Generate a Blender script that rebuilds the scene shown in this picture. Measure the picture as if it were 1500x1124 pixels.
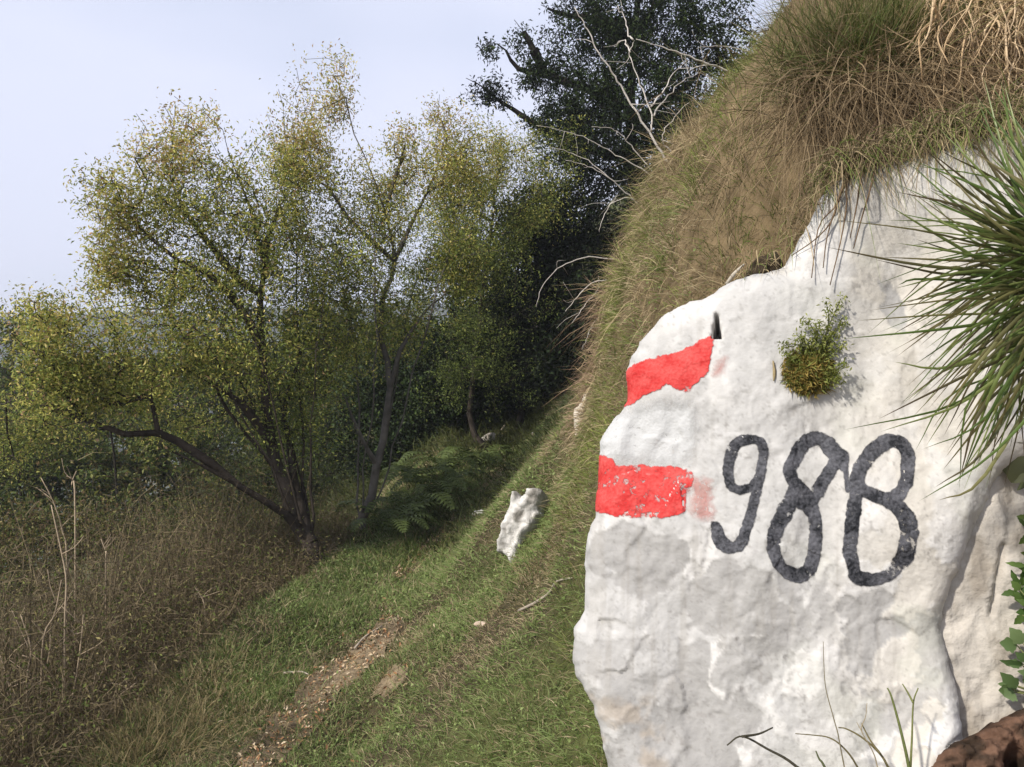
import bpy, math, numpy as np
from mathutils import Vector

# ------------------------------------------------------------------ clear
for o in list(bpy.data.objects):
    bpy.data.objects.remove(o)
scene = bpy.context.scene
C = scene.collection
RNG = np.random.default_rng(988)

# ------------------------------------------------------------------ camera
CAM = np.array([0.0, 0.0, 1.5])
FPX = 1150.0                      # focal length in photograph pixels (1500 wide)
cd = bpy.data.cameras.new('camera')
cam = bpy.data.objects.new('camera', cd)
C.objects.link(cam)
cam.location = CAM
cam.rotation_euler = (math.radians(90), 0, 0)
cd.sensor_width = 36.0
cd.lens = 36.0 * FPX / 1500.0
cd.clip_start = 0.05
cd.clip_end = 5000
scene.camera = cam

# ------------------------------------------------------------------ sky, sun, exposure
SUN_DIR = Vector((-0.66, -0.55, 0.72)).normalized()      # towards the sun
SUN_EL = math.asin(SUN_DIR.z)
SUN_AZ = math.atan2(SUN_DIR.x, SUN_DIR.y)                # clockwise from +Y
world = bpy.data.worlds.new('World')
scene.world = world
world.use_nodes = True
wn = world.node_tree.nodes
wl = world.node_tree.links
wn.clear()
w_out = wn.new('ShaderNodeOutputWorld')
w_bg = wn.new('ShaderNodeBackground')
w_bg.inputs['Strength'].default_value = 0.1
w_sky = wn.new('ShaderNodeTexSky')
w_sky.sky_type = 'NISHITA'
w_sky.sun_disc = False
w_sky.sun_elevation = SUN_EL
w_sky.sun_rotation = SUN_AZ
w_sky.dust_density = 1.5
w_tc = wn.new('ShaderNodeTexCoord')
w_map = wn.new('ShaderNodeMapping')
w_map.inputs['Scale'].default_value = (1.0, 1.0, 2.2)
w_map.inputs['Location'].default_value = (0.35, 0.1, 0.0)
w_no = wn.new('ShaderNodeTexNoise')
w_no.inputs['Scale'].default_value = 1.5
w_no.inputs['Detail'].default_value = 3.0
w_no.inputs['Roughness'].default_value = 0.45
w_rp = wn.new('ShaderNodeValToRGB')
w_rp.color_ramp.elements[0].position = 0.40
w_rp.color_ramp.elements[0].color = (0.55, 0.55, 0.55, 1)
w_rp.color_ramp.elements[1].position = 0.60
w_rp.color_ramp.elements[1].color = (0.97, 0.97, 0.97, 1)
w_mix = wn.new('ShaderNodeMixRGB')
w_mix.inputs[2].default_value = (4.75, 5.0, 6.1, 1)      # thin pale cloud
wl.new(w_tc.outputs['Generated'], w_map.inputs['Vector'])
wl.new(w_map.outputs['Vector'], w_no.inputs['Vector'])
wl.new(w_no.outputs['Fac'], w_rp.inputs['Fac'])
wl.new(w_rp.outputs['Color'], w_mix.inputs['Fac'])
wl.new(w_sky.outputs['Color'], w_mix.inputs[1])
wl.new(w_mix.outputs['Color'], w_bg.inputs['Color'])
wl.new(w_bg.outputs['Background'], w_out.inputs['Surface'])

sd = bpy.data.lights.new('sun', 'SUN')
sd.energy = 3.3
sd.angle = math.radians(3.0)
sd.color = (1.0, 0.945, 0.86)
sun = bpy.data.objects.new('sun', sd)
C.objects.link(sun)
sun.location = (-20, -20, 30)
sun.rotation_euler = (-SUN_DIR).to_track_quat('-Z', 'Y').to_euler()

scene.view_settings.view_transform = 'Standard'
scene.view_settings.look = 'None'
scene.view_settings.exposure = 0.85
scene.view_settings.gamma = 1.0
scene.view_settings.use_curve_mapping = False
scene.render.engine = 'CYCLES'
scene.cycles.max_bounces = 6
scene.cycles.diffuse_bounces = 3
scene.cycles.transmission_bounces = 4
scene.cycles.transparent_max_bounces = 12
scene.cycles.volume_bounces = 0

# ------------------------------------------------------------------ helpers
def sstep(a, b, x):
    t = np.clip((np.asarray(x, float) - a) / (b - a), 0, 1)
    return t * t * (3 - 2 * t)

def _hash(ix, iy, iz, seed):
    n = (ix * 374761393 + iy * 668265263 + iz * 2147483647 + seed * 1274126177) & 0xFFFFFFFF
    n = ((n ^ (n >> 13)) * 1274126177) & 0xFFFFFFFF
    n = n ^ (n >> 16)
    return (n & 0xFFFF) / 65535.0

def vnoise(x, y, z=0.0, seed=0):
    x = np.asarray(x, float); y = np.asarray(y, float) + 0 * x; z = np.asarray(z, float) + 0 * x
    ix = np.floor(x).astype(np.int64); iy = np.floor(y).astype(np.int64); iz = np.floor(z).astype(np.int64)
    fx = x - ix; fy = y - iy; fz = z - iz
    fx = fx * fx * (3 - 2 * fx); fy = fy * fy * (3 - 2 * fy); fz = fz * fz * (3 - 2 * fz)
    r = 0
    for dx in (0, 1):
        for dy in (0, 1):
            for dz in (0, 1):
                w = (fx if dx else 1 - fx) * (fy if dy else 1 - fy) * (fz if dz else 1 - fz)
                r = r + w * _hash(ix + dx, iy + dy, iz + dz, seed)
    return r * 2 - 1

def fbm(x, y, z=0.0, oct=4, seed=0, gain=0.5):
    r = 0; a = 1; f = 1; s = 0
    for i in range(oct):
        r = r + a * vnoise(np.asarray(x) * f + 17.3 * i, np.asarray(y) * f - 9.1 * i, np.asarray(z) * f, seed + i)
        s += a; a *= gain; f *= 2.03
    return r / s

def W(u, v, d):
    """world point seen at photograph pixel (u, v) at depth d"""
    u = np.asarray(u, float); v = np.asarray(v, float); d = np.asarray(d, float) + 0 * u
    return np.stack([(u - 750) / FPX * d, d, 1.5 + (562 - v) / FPX * d], -1)

def unit(a):
    a = np.asarray(a, float)
    return a / (np.linalg.norm(a, axis=-1, keepdims=True) + 1e-12)

class MB:
    """collects vertices, faces and vertex colours for ONE mesh object"""
    def __init__(self):
        self.v = []; self.c = []; self.t = []; self.q = []; self.n = 0
    def add(self, V, col, tris=None, quads=None):
        V = np.asarray(V, float).reshape(-1, 3)
        col = np.asarray(col, float)
        if col.ndim == 1:
            col = np.tile(col, (len(V), 1))
        self.v.append(V); self.c.append(col)
        if tris is not None and len(tris):
            self.t.append(np.asarray(tris, np.int64).reshape(-1, 3) + self.n)
        if quads is not None and len(quads):
            self.q.append(np.asarray(quads, np.int64).reshape(-1, 4) + self.n)
        self.n += len(V)
    def build(self, name, mat, parent=None, smooth=True, origin=None, extra=None):
        V = np.concatenate(self.v); Cc = np.concatenate(self.c)
        T = np.concatenate(self.t) if self.t else np.zeros((0, 3), np.int64)
        Q = np.concatenate(self.q) if self.q else np.zeros((0, 4), np.int64)
        if origin is None:
            origin = np.zeros(3)
        if parent is not None:
            origin = np.array(parent['_o'])
        me = bpy.data.meshes.new(name)
        me.vertices.add(len(V))
        me.vertices.foreach_set('co', (V - origin).astype(np.float32).ravel())
        nl = len(T) * 3 + len(Q) * 4
        me.loops.add(nl)
        me.loops.foreach_set('vertex_index', np.concatenate([T.ravel(), Q.ravel()]).astype(np.int32))
        me.polygons.add(len(T) + len(Q))
        ls = np.concatenate([np.arange(len(T)) * 3, len(T) * 3 + np.arange(len(Q)) * 4]).astype(np.int32)
        me.polygons.foreach_set('loop_start', ls)
        me.polygons.foreach_set('use_smooth', np.full(len(T) + len(Q), smooth))
        a = me.color_attributes.new('Col', 'FLOAT_COLOR', 'POINT')
        a.data.foreach_set('color', np.concatenate([Cc[:, :3], np.ones((len(Cc), 1))], 1).astype(np.float32).ravel())
        if extra is not None:
            for k, arr in extra.items():
                e = me.attributes.new(k, 'FLOAT', 'POINT')
                e.data.foreach_set('value', np.asarray(arr, np.float32))
        me.update(calc_edges=True)
        me.validate()
        me.materials.append(mat)
        o = bpy.data.objects.new(name, me)
        C.objects.link(o)
        if parent is None:
            o.location = origin
            o['_o'] = [float(q) for q in origin]
        else:
            o.parent = parent
            o['_o'] = parent['_o']
        return o

def empty(name, loc):
    o = bpy.data.objects.new(name, None)
    o.empty_display_size = 0.05
    C.objects.link(o)
    o.location = loc
    o['_o'] = [float(q) for q in loc]
    return o

def tag(o, label=None, cat=None, group=None, kind=None):
    if label: o['label'] = label
    if cat: o['category'] = cat
    if group: o['group'] = group
    if kind: o['kind'] = kind
    return o

# ------------------------------------------------------------------ geometry generators
def blades(mb, P, D, L, Wd, droop, c0, c1, nseg=3, curl=0.25, fixed_side=None):
    """ribbons that start at P along D, bend down with droop, taper to a point"""
    P = np.asarray(P, float); n = len(P)
    D = unit(D)
    L = np.broadcast_to(L, (n,)).astype(float); Wd = np.broadcast_to(Wd, (n,)).astype(float)
    droop = np.broadcast_to(droop, (n,)).astype(float)
    c0 = np.broadcast_to(c0, (n, 3)); c1 = np.broadcast_to(c1, (n, 3))
    rv = RNG.normal(size=(n, 3)) if fixed_side is None else fixed_side
    side = unit(np.cross(D, rv))
    bend = RNG.normal(size=(n, 3)) * curl
    vs = []; cs = []
    for k in range(nseg + 1):
        t = k / nseg
        pos = P + D * (L * t)[:, None] + bend * (L * t * t * 0.5)[:, None]
        pos[:, 2] -= droop * L * t * t
        col = c0 * (1 - t) + c1 * t
        if k < nseg:
            w = (Wd * 0.5 * (1 - t ** 1.6) ** 0.8)[:, None]
            vs += [pos - side * w, pos + side * w]; cs += [col, col]
        else:
            vs += [pos]; cs += [col]
    m = 2 * nseg + 1
    V = np.stack(vs, 1).reshape(-1, 3); Cc = np.stack(cs, 1).reshape(-1, 3)
    base = (np.arange(n) * m)[:, None]
    q = []
    for k in range(nseg - 1):
        q.append(base + np.array([[2 * k, 2 * k + 1, 2 * k + 3, 2 * k + 2]]))
    t = base + np.array([[2 * nseg - 2, 2 * nseg - 1, 2 * nseg]])
    mb.add(V, Cc, t, np.concatenate(q) if q else None)

def leaves(mb, P, size, col, ratio=0.45, up=0.35, fold=0.18):
    """pointed leaves with a fold along the midrib"""
    n = len(P)
    size = np.broadcast_to(size, (n,)).astype(float)[:, None]
    ax = unit(RNG.normal(size=(n, 3)) + np.array([0, 0, -0.25]))
    nr = unit(RNG.normal(size=(n, 3)) + np.array([0, 0, up * 3]))
    sd_ = unit(np.cross(ax, nr)); nr = np.cross(sd_, ax)
    a = P; b = P + ax * size
    m = P + ax * size * 0.45
    l = m + sd_ * size * ratio * 0.5 + nr * size * fold
    r = m - sd_ * size * ratio * 0.5 + nr * size * fold
    V = np.stack([a, l, b, r], 1).reshape(-1, 3)
    Cc = np.repeat(col, 4, axis=0)
    base = (np.arange(n) * 4)[:, None]
    mb.add(V, Cc, np.concatenate([base + np.array([[0, 2, 1]]), base + np.array([[0, 3, 2]])]))

def segs(mb, P0, P1, r0, r1, col, sides=4):
    """tapered tube segments, many at once"""
    n = len(P0)
    d = unit(P1 - P0)
    ref = np.where(np.abs(d[:, 2:3]) < 0.8, np.array([[0, 0, 1.0]]), np.array([[1.0, 0, 0]]))
    a = unit(np.cross(d, ref)); b = np.cross(d, a)
    rings = []
    for P, r in ((P0, r0), (P1, r1)):
        for k in range(sides):
            th = 2 * math.pi * k / sides
            rings.append(P + (a * math.cos(th) + b * math.sin(th)) * np.asarray(r)[:, None])
    V = np.stack(rings, 1).reshape(-1, 3)
    base = (np.arange(n) * 2 * sides)[:, None]
    q = np.concatenate([base + np.array([[k, (k + 1) % sides, sides + (k + 1) % sides, sides + k]]) for k in range(sides)])
    mb.add(V, np.repeat(np.broadcast_to(col, (n, 3)), 2 * sides, axis=0), None, q)

def tube(mb, pts, radii, col, sides=6):
    """one continuous tapered tube along a polyline"""
    pts = np.asarray(pts, float); n = len(pts)
    radii = np.broadcast_to(radii, (n,))
    d = np.gradient(pts, axis=0); d = unit(d)
    ref = np.array([0, 0, 1.0]) if abs(d[0, 2]) < 0.8 else np.array([1.0, 0, 0])
    a = np.zeros_like(pts); cur = unit(np.cross(d[0], ref))
    for i in range(n):
        cur = unit(cur - d[i] * np.dot(cur, d[i])); a[i] = cur
    b = np.cross(d, a)
    V = []
    for k in range(sides):
        th = 2 * math.pi * k / sides
        V.append(pts + (a * math.cos(th) + b * math.sin(th)) * radii[:, None])
    V = np.stack(V, 1).reshape(-1, 3)
    q = []
    for i in range(n - 1):
        for k in range(sides):
            q.append([i * sides + k, i * sides + (k + 1) % sides, (i + 1) * sides + (k + 1) % sides, (i + 1) * sides + k])
    V = np.concatenate([V, pts[:1], pts[-1:]])
    t = []
    for k in range(sides):
        t.append([n * sides, (k + 1) % sides, k])
        t.append([n * sides + 1, (n - 1) * sides + k, (n - 1) * sides + (k + 1) % sides])
    mb.add(V, col, t, q)

def spline(pts, n):
    """Catmull-Rom resampling of a polyline (any dimension)"""
    pts = np.asarray(pts, float)
    if len(pts) < 3:
        t = np.linspace(0, 1, n)[:, None]
        return pts[0] * (1 - t) + pts[-1] * t
    p = np.concatenate([[2 * pts[0] - pts[1]], pts, [2 * pts[-1] - pts[-2]]])
    m = len(pts) - 1
    s = np.linspace(0, m - 1e-9, n)
    i = s.astype(int); f = (s - i)[:, None]
    p0, p1, p2, p3 = p[i], p[i + 1], p[i + 2], p[i + 3]
    return 0.5 * (2 * p1 + (p2 - p0) * f + (2 * p0 - 5 * p1 + 4 * p2 - p3) * f ** 2 + (3 * p1 - p0 - 3 * p2 + p3) * f ** 3)

# ------------------------------------------------------------------ materials
def new_mat(name):
    m = bpy.data.materials.new(name)
    m.use_nodes = True
    nt = m.node_tree
    for n in list(nt.nodes):
        nt.nodes.remove(n)
    out = nt.nodes.new('ShaderNodeOutputMaterial')
    return m, nt, out

def mat_col(name, rough=0.8, trans=0.0, bump=0.0, bscale=60, var=0.25, vscale=20, spec=0.2, bdetail=4):
    """vertex colour x noise, optional translucency and fine bump"""
    m, nt, out = new_mat(name)
    N = nt.nodes; Lk = nt.links
    at = N.new('ShaderNodeAttribute'); at.attribute_name = 'Col'
    tc = N.new('ShaderNodeTexCoord')
    no = N.new('ShaderNodeTexNoise'); no.inputs['Scale'].default_value = vscale; no.inputs['Detail'].default_value = 4
    mr = N.new('ShaderNodeMapRange'); mr.inputs['From Min'].default_value = 0.25; mr.inputs['From Max'].default_value = 0.75
    mr.inputs['To Min'].default_value = 1 - var; mr.inputs['To Max'].default_value = 1 + var
    vm = N.new('ShaderNodeVectorMath'); vm.operation = 'SCALE'
    Lk.new(tc.outputs['Object'], no.inputs['Vector'])
    Lk.new(no.outputs['Fac'], mr.inputs['Value'])
    Lk.new(at.outputs['Color'], vm.inputs[0]); Lk.new(mr.outputs['Result'], vm.inputs['Scale'])
    bs = N.new('ShaderNodeBsdfPrincipled')
    bs.inputs['Roughness'].default_value = rough
    bs.inputs['Specular IOR Level'].default_value = spec
    Lk.new(vm.outputs['Vector'], bs.inputs['Base Color'])
    if bump > 0:
        nb = N.new('ShaderNodeTexNoise'); nb.inputs['Scale'].default_value = bscale; nb.inputs['Detail'].default_value = bdetail
        bp = N.new('ShaderNodeBump'); bp.inputs['Strength'].default_value = bump; bp.inputs['Distance'].default_value = 0.01
        Lk.new(tc.outputs['Object'], nb.inputs['Vector'])
        Lk.new(nb.outputs['Fac'], bp.inputs['Height']); Lk.new(bp.outputs['Normal'], bs.inputs['Normal'])
    if trans > 0:
        tr = N.new('ShaderNodeBsdfTranslucent')
        Lk.new(vm.outputs['Vector'], tr.inputs['Color'])
        mx = N.new('ShaderNodeMixShader'); mx.inputs['Fac'].default_value = trans
        Lk.new(bs.outputs['BSDF'], mx.inputs[1]); Lk.new(tr.outputs['BSDF'], mx.inputs[2])
        Lk.new(mx.outputs['Shader'], out.inputs['Surface'])
    else:
        Lk.new(bs.outputs['BSDF'], out.inputs['Surface'])
    return m

M_leaf = mat_col('leaf', 0.55, 0.42, var=0.2, vscale=6, spec=0.25)
M_dark_leaf = mat_col('dark_leaf', 0.6, 0.15, var=0.25, vscale=4, spec=0.15)
M_grass = mat_col('grass_blade', 0.6, 0.3, var=0.2, vscale=3, spec=0.2)
M_dry = mat_col('dry_blade', 0.75, 0.2, var=0.25, vscale=5, spec=0.1)
M_sedge = mat_col('sedge_blade', 0.4, 0.25, var=0.2, vscale=25, spec=0.4)
M_bark = mat_col('bark', 0.9, 0, bump=0.8, bscale=45, var=0.45, vscale=14, spec=0.1)
M_twig = mat_col('twig', 0.8, 0, bump=0.3, bscale=120, var=0.25, vscale=30, spec=0.15)
M_soil = mat_col('soil', 0.95, 0, bump=1.0, bscale=38, var=0.45, vscale=17, spec=0.05, bdetail=8)
M_path = mat_col('path_soil', 0.95, 0, bump=1.0, bscale=70, var=0.5, vscale=26, spec=0.05, bdetail=8)
M_far = mat_col('far_wood', 0.95, 0, var=0.4, vscale=0.05, spec=0.0)
M_rock = mat_col('limestone', 0.88, 0, bump=0.2, bscale=110, var=0.12, vscale=38, spec=0.15, bdetail=9)
M_rock_rough = mat_col('rough_limestone', 0.9, 0, bump=0.9, bscale=40, var=0.28, vscale=22, spec=0.1, bdetail=9)

def mat_paint(name, worn, edge, col_lo, col_hi, soft=(-0.8, 1.2), amax=1.0):
    """brushed paint: opaque inside its outline (attribute 'sdf'), frayed at the edge and scratched through"""
    m, nt, out = new_mat(name)
    N = nt.nodes; Lk = nt.links
    tc = N.new('ShaderNodeTexCoord')
    at = N.new('ShaderNodeAttribute'); at.attribute_name = 'sdf'
    aw = N.new('ShaderNodeAttribute'); aw.attribute_name = 'wear'
    n1 = N.new('ShaderNodeTexNoise'); n1.inputs['Scale'].default_value = 85; n1.inputs['Detail'].default_value = 7; n1.inputs['Roughness'].default_value = 0.68
    n2 = N.new('ShaderNodeTexNoise'); n2.inputs['Scale'].default_value = 28; n2.inputs['Detail'].default_value = 5
    n3 = N.new('ShaderNodeTexNoise'); n3.inputs['Scale'].default_value = 190; n3.inputs['Detail'].default_value = 6
    for n in (n1, n2, n3):
        Lk.new(tc.outputs['Object'], n.inputs['Vector'])
    # alpha = clamp((sdf + edge*(noise-0.5)) ) * not scratched
    a1 = N.new('ShaderNodeMath'); a1.operation = 'MULTIPLY_ADD'; a1.inputs[1].default_value = edge; a1.inputs[2].default_value = -edge * 0.5
    Lk.new(n1.outputs['Fac'], a1.inputs[0])
    a2 = N.new('ShaderNodeMath'); a2.operation = 'ADD'
    Lk.new(at.outputs['Fac'], a2.inputs[0]); Lk.new(a1.outputs['Value'], a2.inputs[1])
    a3 = N.new('ShaderNodeMapRange'); a3.inputs['From Min'].default_value = soft[0]; a3.inputs['From Max'].default_value = soft[1]; a3.inputs['To Max'].default_value = amax
    Lk.new(a2.outputs['Value'], a3.inputs['Value'])
    # scratches: where fine noise falls under a threshold that grows with wear
    th = N.new('ShaderNodeMath'); th.operation = 'MULTIPLY_ADD'; th.inputs[1].default_value = worn; th.inputs[2].default_value = 0.27
    Lk.new(aw.outputs['Fac'], th.inputs[0])
    sb = N.new('ShaderNodeMath'); sb.operation = 'SUBTRACT'
    Lk.new(n1.outputs['Fac'], sb.inputs[0]); Lk.new(th.outputs['Value'], sb.inputs[1])
    sm = N.new('ShaderNodeMapRange'); sm.inputs['From Min'].default_value = -0.03; sm.inputs['From Max'].default_value = 0.05
    sm.inputs['To Min'].default_value = 0.15
    Lk.new(sb.outputs['Value'], sm.inputs['Value'])
    al = N.new('ShaderNodeMath'); al.operation = 'MULTIPLY'
    Lk.new(a3.outputs['Result'], al.inputs[0]); Lk.new(sm.outputs['Result'], al.inputs[1])
    rp = N.new('ShaderNodeValToRGB')
    rp.color_ramp.elements[0].position = 0.40; rp.color_ramp.elements[0].color = (*col_lo, 1)
    rp.color_ramp.elements[1].position = 0.62; rp.color_ramp.elements[1].color = (*col_hi, 1)
    ad = N.new('ShaderNodeMath'); ad.operation = 'MULTIPLY_ADD'; ad.inputs[1].default_value = 0.4
    sc = N.new('ShaderNodeMath'); sc.operation = 'MULTIPLY'; sc.inputs[1].default_value = 0.6
    Lk.new(n2.outputs['Fac'], sc.inputs[0])
    Lk.new(n3.outputs['Fac'], ad.inputs[0]); Lk.new(sc.outputs['Value'], ad.inputs[2])
    Lk.new(ad.outputs['Value'], rp.inputs['Fac'])
    bs = N.new('ShaderNodeBsdfPrincipled'); bs.inputs['Roughness'].default_value = 0.7
    bs.inputs['Specular IOR Level'].default_value = 0.2
    bp = N.new('ShaderNodeBump'); bp.inputs['Strength'].default_value = 0.35; bp.inputs['Distance'].default_value = 0.006
    Lk.new(n3.outputs['Fac'], bp.inputs['Height']); Lk.new(bp.outputs['Normal'], bs.inputs['Normal'])
    Lk.new(rp.outputs['Color'], bs.inputs['Base Color'])
    tr = N.new('ShaderNodeBsdfTransparent')
    mx = N.new('ShaderNodeMixShader')
    Lk.new(al.outputs['Value'], mx.inputs['Fac'])
    Lk.new(tr.outputs['BSDF'], mx.inputs[1]); Lk.new(bs.outputs['BSDF'], mx.inputs[2])
    Lk.new(mx.outputs['Shader'], out.inputs['Surface'])
    return m

M_red = mat_paint('red_paint', 0.27, 12.0, (0.46, 0.026, 0.024), (0.57, 0.085, 0.075))
M_pink = mat_paint('faded_red_paint', 0.22, 14.0, (0.48, 0.20, 0.17), (0.50, 0.29, 0.25), (-4, 9), .6)
M_black = mat_paint('black_paint', 0.17, 6.5, (0.012, 0.013, 0.016), (0.11, 0.11, 0.122))
M_white = mat_paint('white_paint', 0.14, 26.0, (0.50, 0.50, 0.49), (0.54, 0.54, 0.53), (-6, 16), .85)

# ------------------------------------------------------------------ terrain
def XP(y):
    return np.interp(y, [-20, 0, 3, 5, 6.5, 9, 14, 30], [-.6, -.7, -.93, -.83, -.64, -.2, .5, 2])
def ZP(y):
    return np.interp(y, [-20, 0, 3, 5, 6.5, 9, 14, 40], [-1., -.15, 0, .1, .1, .55, 2.0, 8.0])

SN = np.array([[0, 0], [.25, .04], [.7, .3], [1.05, .62], [1.22, 1.0], [1.34, 1.5], [1.4, 1.9], [1.58, 2.42], [1.96, 2.84], [2.36, 3.36], [4, 5], [12, 10], [60, 34], [900, 60]])
SF = np.array([[0, 0], [.3, .1], [1.2, 1.15], [2, 2.1], [4, 4.2], [12, 10], [60, 34], [900, 60]])
SL = np.array([[0, 0], [.35, 0], [.7, .03], [1.0, -.1], [1.6, -.6], [3, -1.6], [6, -3.5], [15, -9], [40, -22], [150, -45], [900, -60]])

def H(x, y):
    x = np.asarray(x, float); y = np.asarray(y, float) + 0 * x
    s = x - XP(y)
    hn = np.interp(s, SN[:, 0], SN[:, 1])
    low = np.minimum(hn, np.interp(s, [1.05, 3, 12, 900], [.62, 1.0, 6, 60]))
    m = sstep(1.55, 2.55, y)
    hn = low + (hn - low) * m
    hf = np.interp(s, SF[:, 0], SF[:, 1])
    w = sstep(4.5, 5.7, y + 0.35 * fbm(x * 1.1, y * 0.3, 0, 2, 5))
    hr = hn * (1 - w) + hf * w
    hl = np.interp(-s, SL[:, 0], SL[:, 1])
    z = ZP(y) + np.where(s > 0, hr, hl)
    near = 1 - sstep(12, 40, np.hypot(x, y))
    z = z + near * (0.045 * fbm(x * 2.1, y * 2.1, 0, 3, 1) + 0.014 * fbm(x * 9, y * 9, 0, 2, 2))
    z = z + near * sstep(1.1, 1.5, s) * 0.15 * fbm(x * 3.6, y * 3.2, 0, 3, 3)
    # erosion hole beside the path
    z = z - 0.10 * np.exp(-(((x + .58) / .13) ** 2 + ((y - 3.25) / .22) ** 2))
    far = sstep(35, 140, np.hypot(x, y))
    zf = -35 + 62 * sstep(140, 330, y - 0.12 * x) + .03 * (x + 200) + 6 * fbm(x / 90, y / 90, 0, 4, 8) * sstep(100, 200, np.hypot(x, y))
    return z * (1 - far) + zf * far

def nrm(x, y, e=0.01):
    gx = (H(x + e, y) - H(x - e, y)) / (2 * e); gy = (H(x, y + e) - H(x, y - e)) / (2 * e)
    return unit(np.stack([-gx, -gy, np.ones_like(gx)], -1)), np.hypot(gx, gy)

def hit(u, v, d0=1.0, d1=60.0):
    """where the view ray at a photograph pixel meets the ground"""
    d = np.concatenate([np.arange(d0, 12, 0.01), np.arange(12, d1, 0.1)])
    p = W(np.full_like(d, u), np.full_like(d, v), d)
    k = np.nonzero(p[:, 2] <= H(p[:, 0], p[:, 1]))[0]
    return p[k[0]] if len(k) else p[-1]

def G(x, y, dz=0.0):
    return np.array([x, y, float(H(x, y)) + dz])

def bare(x, y):
    """1 where the trodden path is bare earth"""
    s = x - XP(y)
    c = np.exp(-((s - 0.07 * np.sin(y * 1.7)) / 0.125) ** 2)
    c2 = 0.5 * np.exp(-(((x + .52) / .15) ** 2 + ((y - 3.3) / .45) ** 2))
    n = fbm(x * 3.2, y * 2.2, 0, 4, 21)
    mm = np.maximum(c, c2)
    return np.clip((mm + 1.45 * n * sstep(.05, .35, mm) - 0.5) * 3.0, 0, 1) * (1 - sstep(6.8, 8.0, y))

def axis(lo, a, b, hi, step, g):
    mid = np.arange(a, b + step / 2, step)
    def grow(start, end, sgn):
        out = []; p = start; st = step
        while abs(p) < abs(end) and (p - end) * sgn < 0:
            st *= g; p += sgn * st; out.append(p)
        return out
    return np.array(sorted(grow(a, lo, -1)) + list(mid) + grow(b, hi, 1))

gx = axis(-900, -2.4, 1.7, 700, 0.045, 1.08)
gy = axis(-60, 0.9, 8.6, 1200, 0.065, 1.08)
X, Y = np.meshgrid(gx, gy, indexing='ij')
Z = H(X, Y)
nx_, ny_ = X.shape
idx = np.arange(nx_ * ny_).reshape(nx_, ny_)
quads = np.stack([idx[:-1, :-1], idx[1:, :-1], idx[1:, 1:], idx[:-1, 1:]], -1).reshape(-1, 4)
S = X - XP(Y)
tn = fbm(X * 1.3, Y * 1.3, 0, 4, 11)[..., None]
soil = np.array([.055, .043, .026]); olive = np.array([.07, .075, .028]); tan = np.array([.17, .125, .07]); wood = np.array([.05, .062, .03])
col = olive + (soil - olive) * np.clip(tn * 1.5 + .4, 0, 1)
steep = sstep(1.1, 1.4, S)[..., None] * (1 - sstep(5, 6, Y))[..., None]
col = col * (1 - steep) + tan * 0.8 * steep
fr = sstep(20, 60, np.hypot(X, Y))[..., None]
col = col * (1 - fr) + wood * fr
mb = MB(); mb.add(np.stack([X, Y, Z], -1), col.reshape(-1, 3), None, quads)
hillside = mb.build('hillside', M_soil)
tag(hillside, 'steep grassy hillside falling away left of the footpath', 'hillside', kind='structure')

# the trodden path: a sheet just above the ground where it is bare
px_ = np.arange(-1.75, 0.15, 0.022); py_ = np.arange(1.6, 8.2, 0.03)
PX, PY = np.meshgrid(px_, py_, indexing='ij')
PB = bare(PX, PY)
pidx = np.arange(PX.size).reshape(PX.shape)
pq = np.stack([pidx[:-1, :-1], pidx[1:, :-1], pidx[1:, 1:], pidx[:-1, 1:]], -1).reshape(-1, 4)
pb = PB.ravel()
pq = pq[(pb[pq].min(1) > 0.12)]
rem = np.full(PX.size, -1); us = np.unique(pq); rem[us] = np.arange(len(us))
pc = np.array([.22, .168, .105]) + (np.array([.075, .058, .037]) - np.array([.22, .168, .105])) * np.clip(fbm(PX * 5, PY * 5, 0, 3, 31) + .4, 0, 1)[..., None]
PV = np.stack([PX, PY, H(PX, PY) + 0.006 + 0.012 * fbm(PX * 14, PY * 14, 0, 3, 32) * PB], -1).reshape(-1, 3)
mb = MB(); mb.add(PV[us], pc.reshape(-1, 3)[us], None, rem[pq])
path = mb.build('path', M_path)
tag(path, 'narrow trodden footpath of bare brown earth', 'path', kind='structure')

# ------------------------------------------------------------------ the far wooded ridge
mb = MB()
n = 5000
fx = RNG.uniform(-420, 20, n); fy = RNG.uniform(170, 400, n)
fz = H(fx, fy)
hs = RNG.uniform(1.4, 3.0, n)
ico = np.array([[0, 0, 1.0], [.9, 0, .45], [.28, .86, .4], [-.73, .53, .5], [-.73, -.53, .42], [.28, -.86, .48], [.5, .4, -.2], [-.5, .3, -.2], [0, -.6, -.2]])
it = np.array([[0, 1, 2], [0, 2, 3], [0, 3, 4], [0, 4, 5], [0, 5, 1], [1, 6, 2], [2, 6, 7], [2, 7, 3], [3, 7, 4], [4, 7, 8], [4, 8, 5], [5, 8, 1], [1, 8, 6], [6, 8, 7]])
V = ico[None] * (hs * RNG.uniform(.6, 1.0, n))[:, None, None] * (1 + .25 * RNG.normal(size=(n, 9, 1)))
V[:, :, 2] *= 1.1
V += np.stack([fx, fy, fz + hs * .3], -1)[:, None]
cc = np.array([.05, .065, .03]) * (1 + .5 * RNG.uniform(-1, 1, (n, 1)))
mb.add(V.reshape(-1, 3), np.repeat(cc, 9, 0), (it[None] + (np.arange(n) * 9)[:, None, None]).reshape(-1, 3))
tag(mb.build('far_wood', M_far), 'distant wooded ridge fading blue in the haze', 'wood', kind='stuff')

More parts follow.
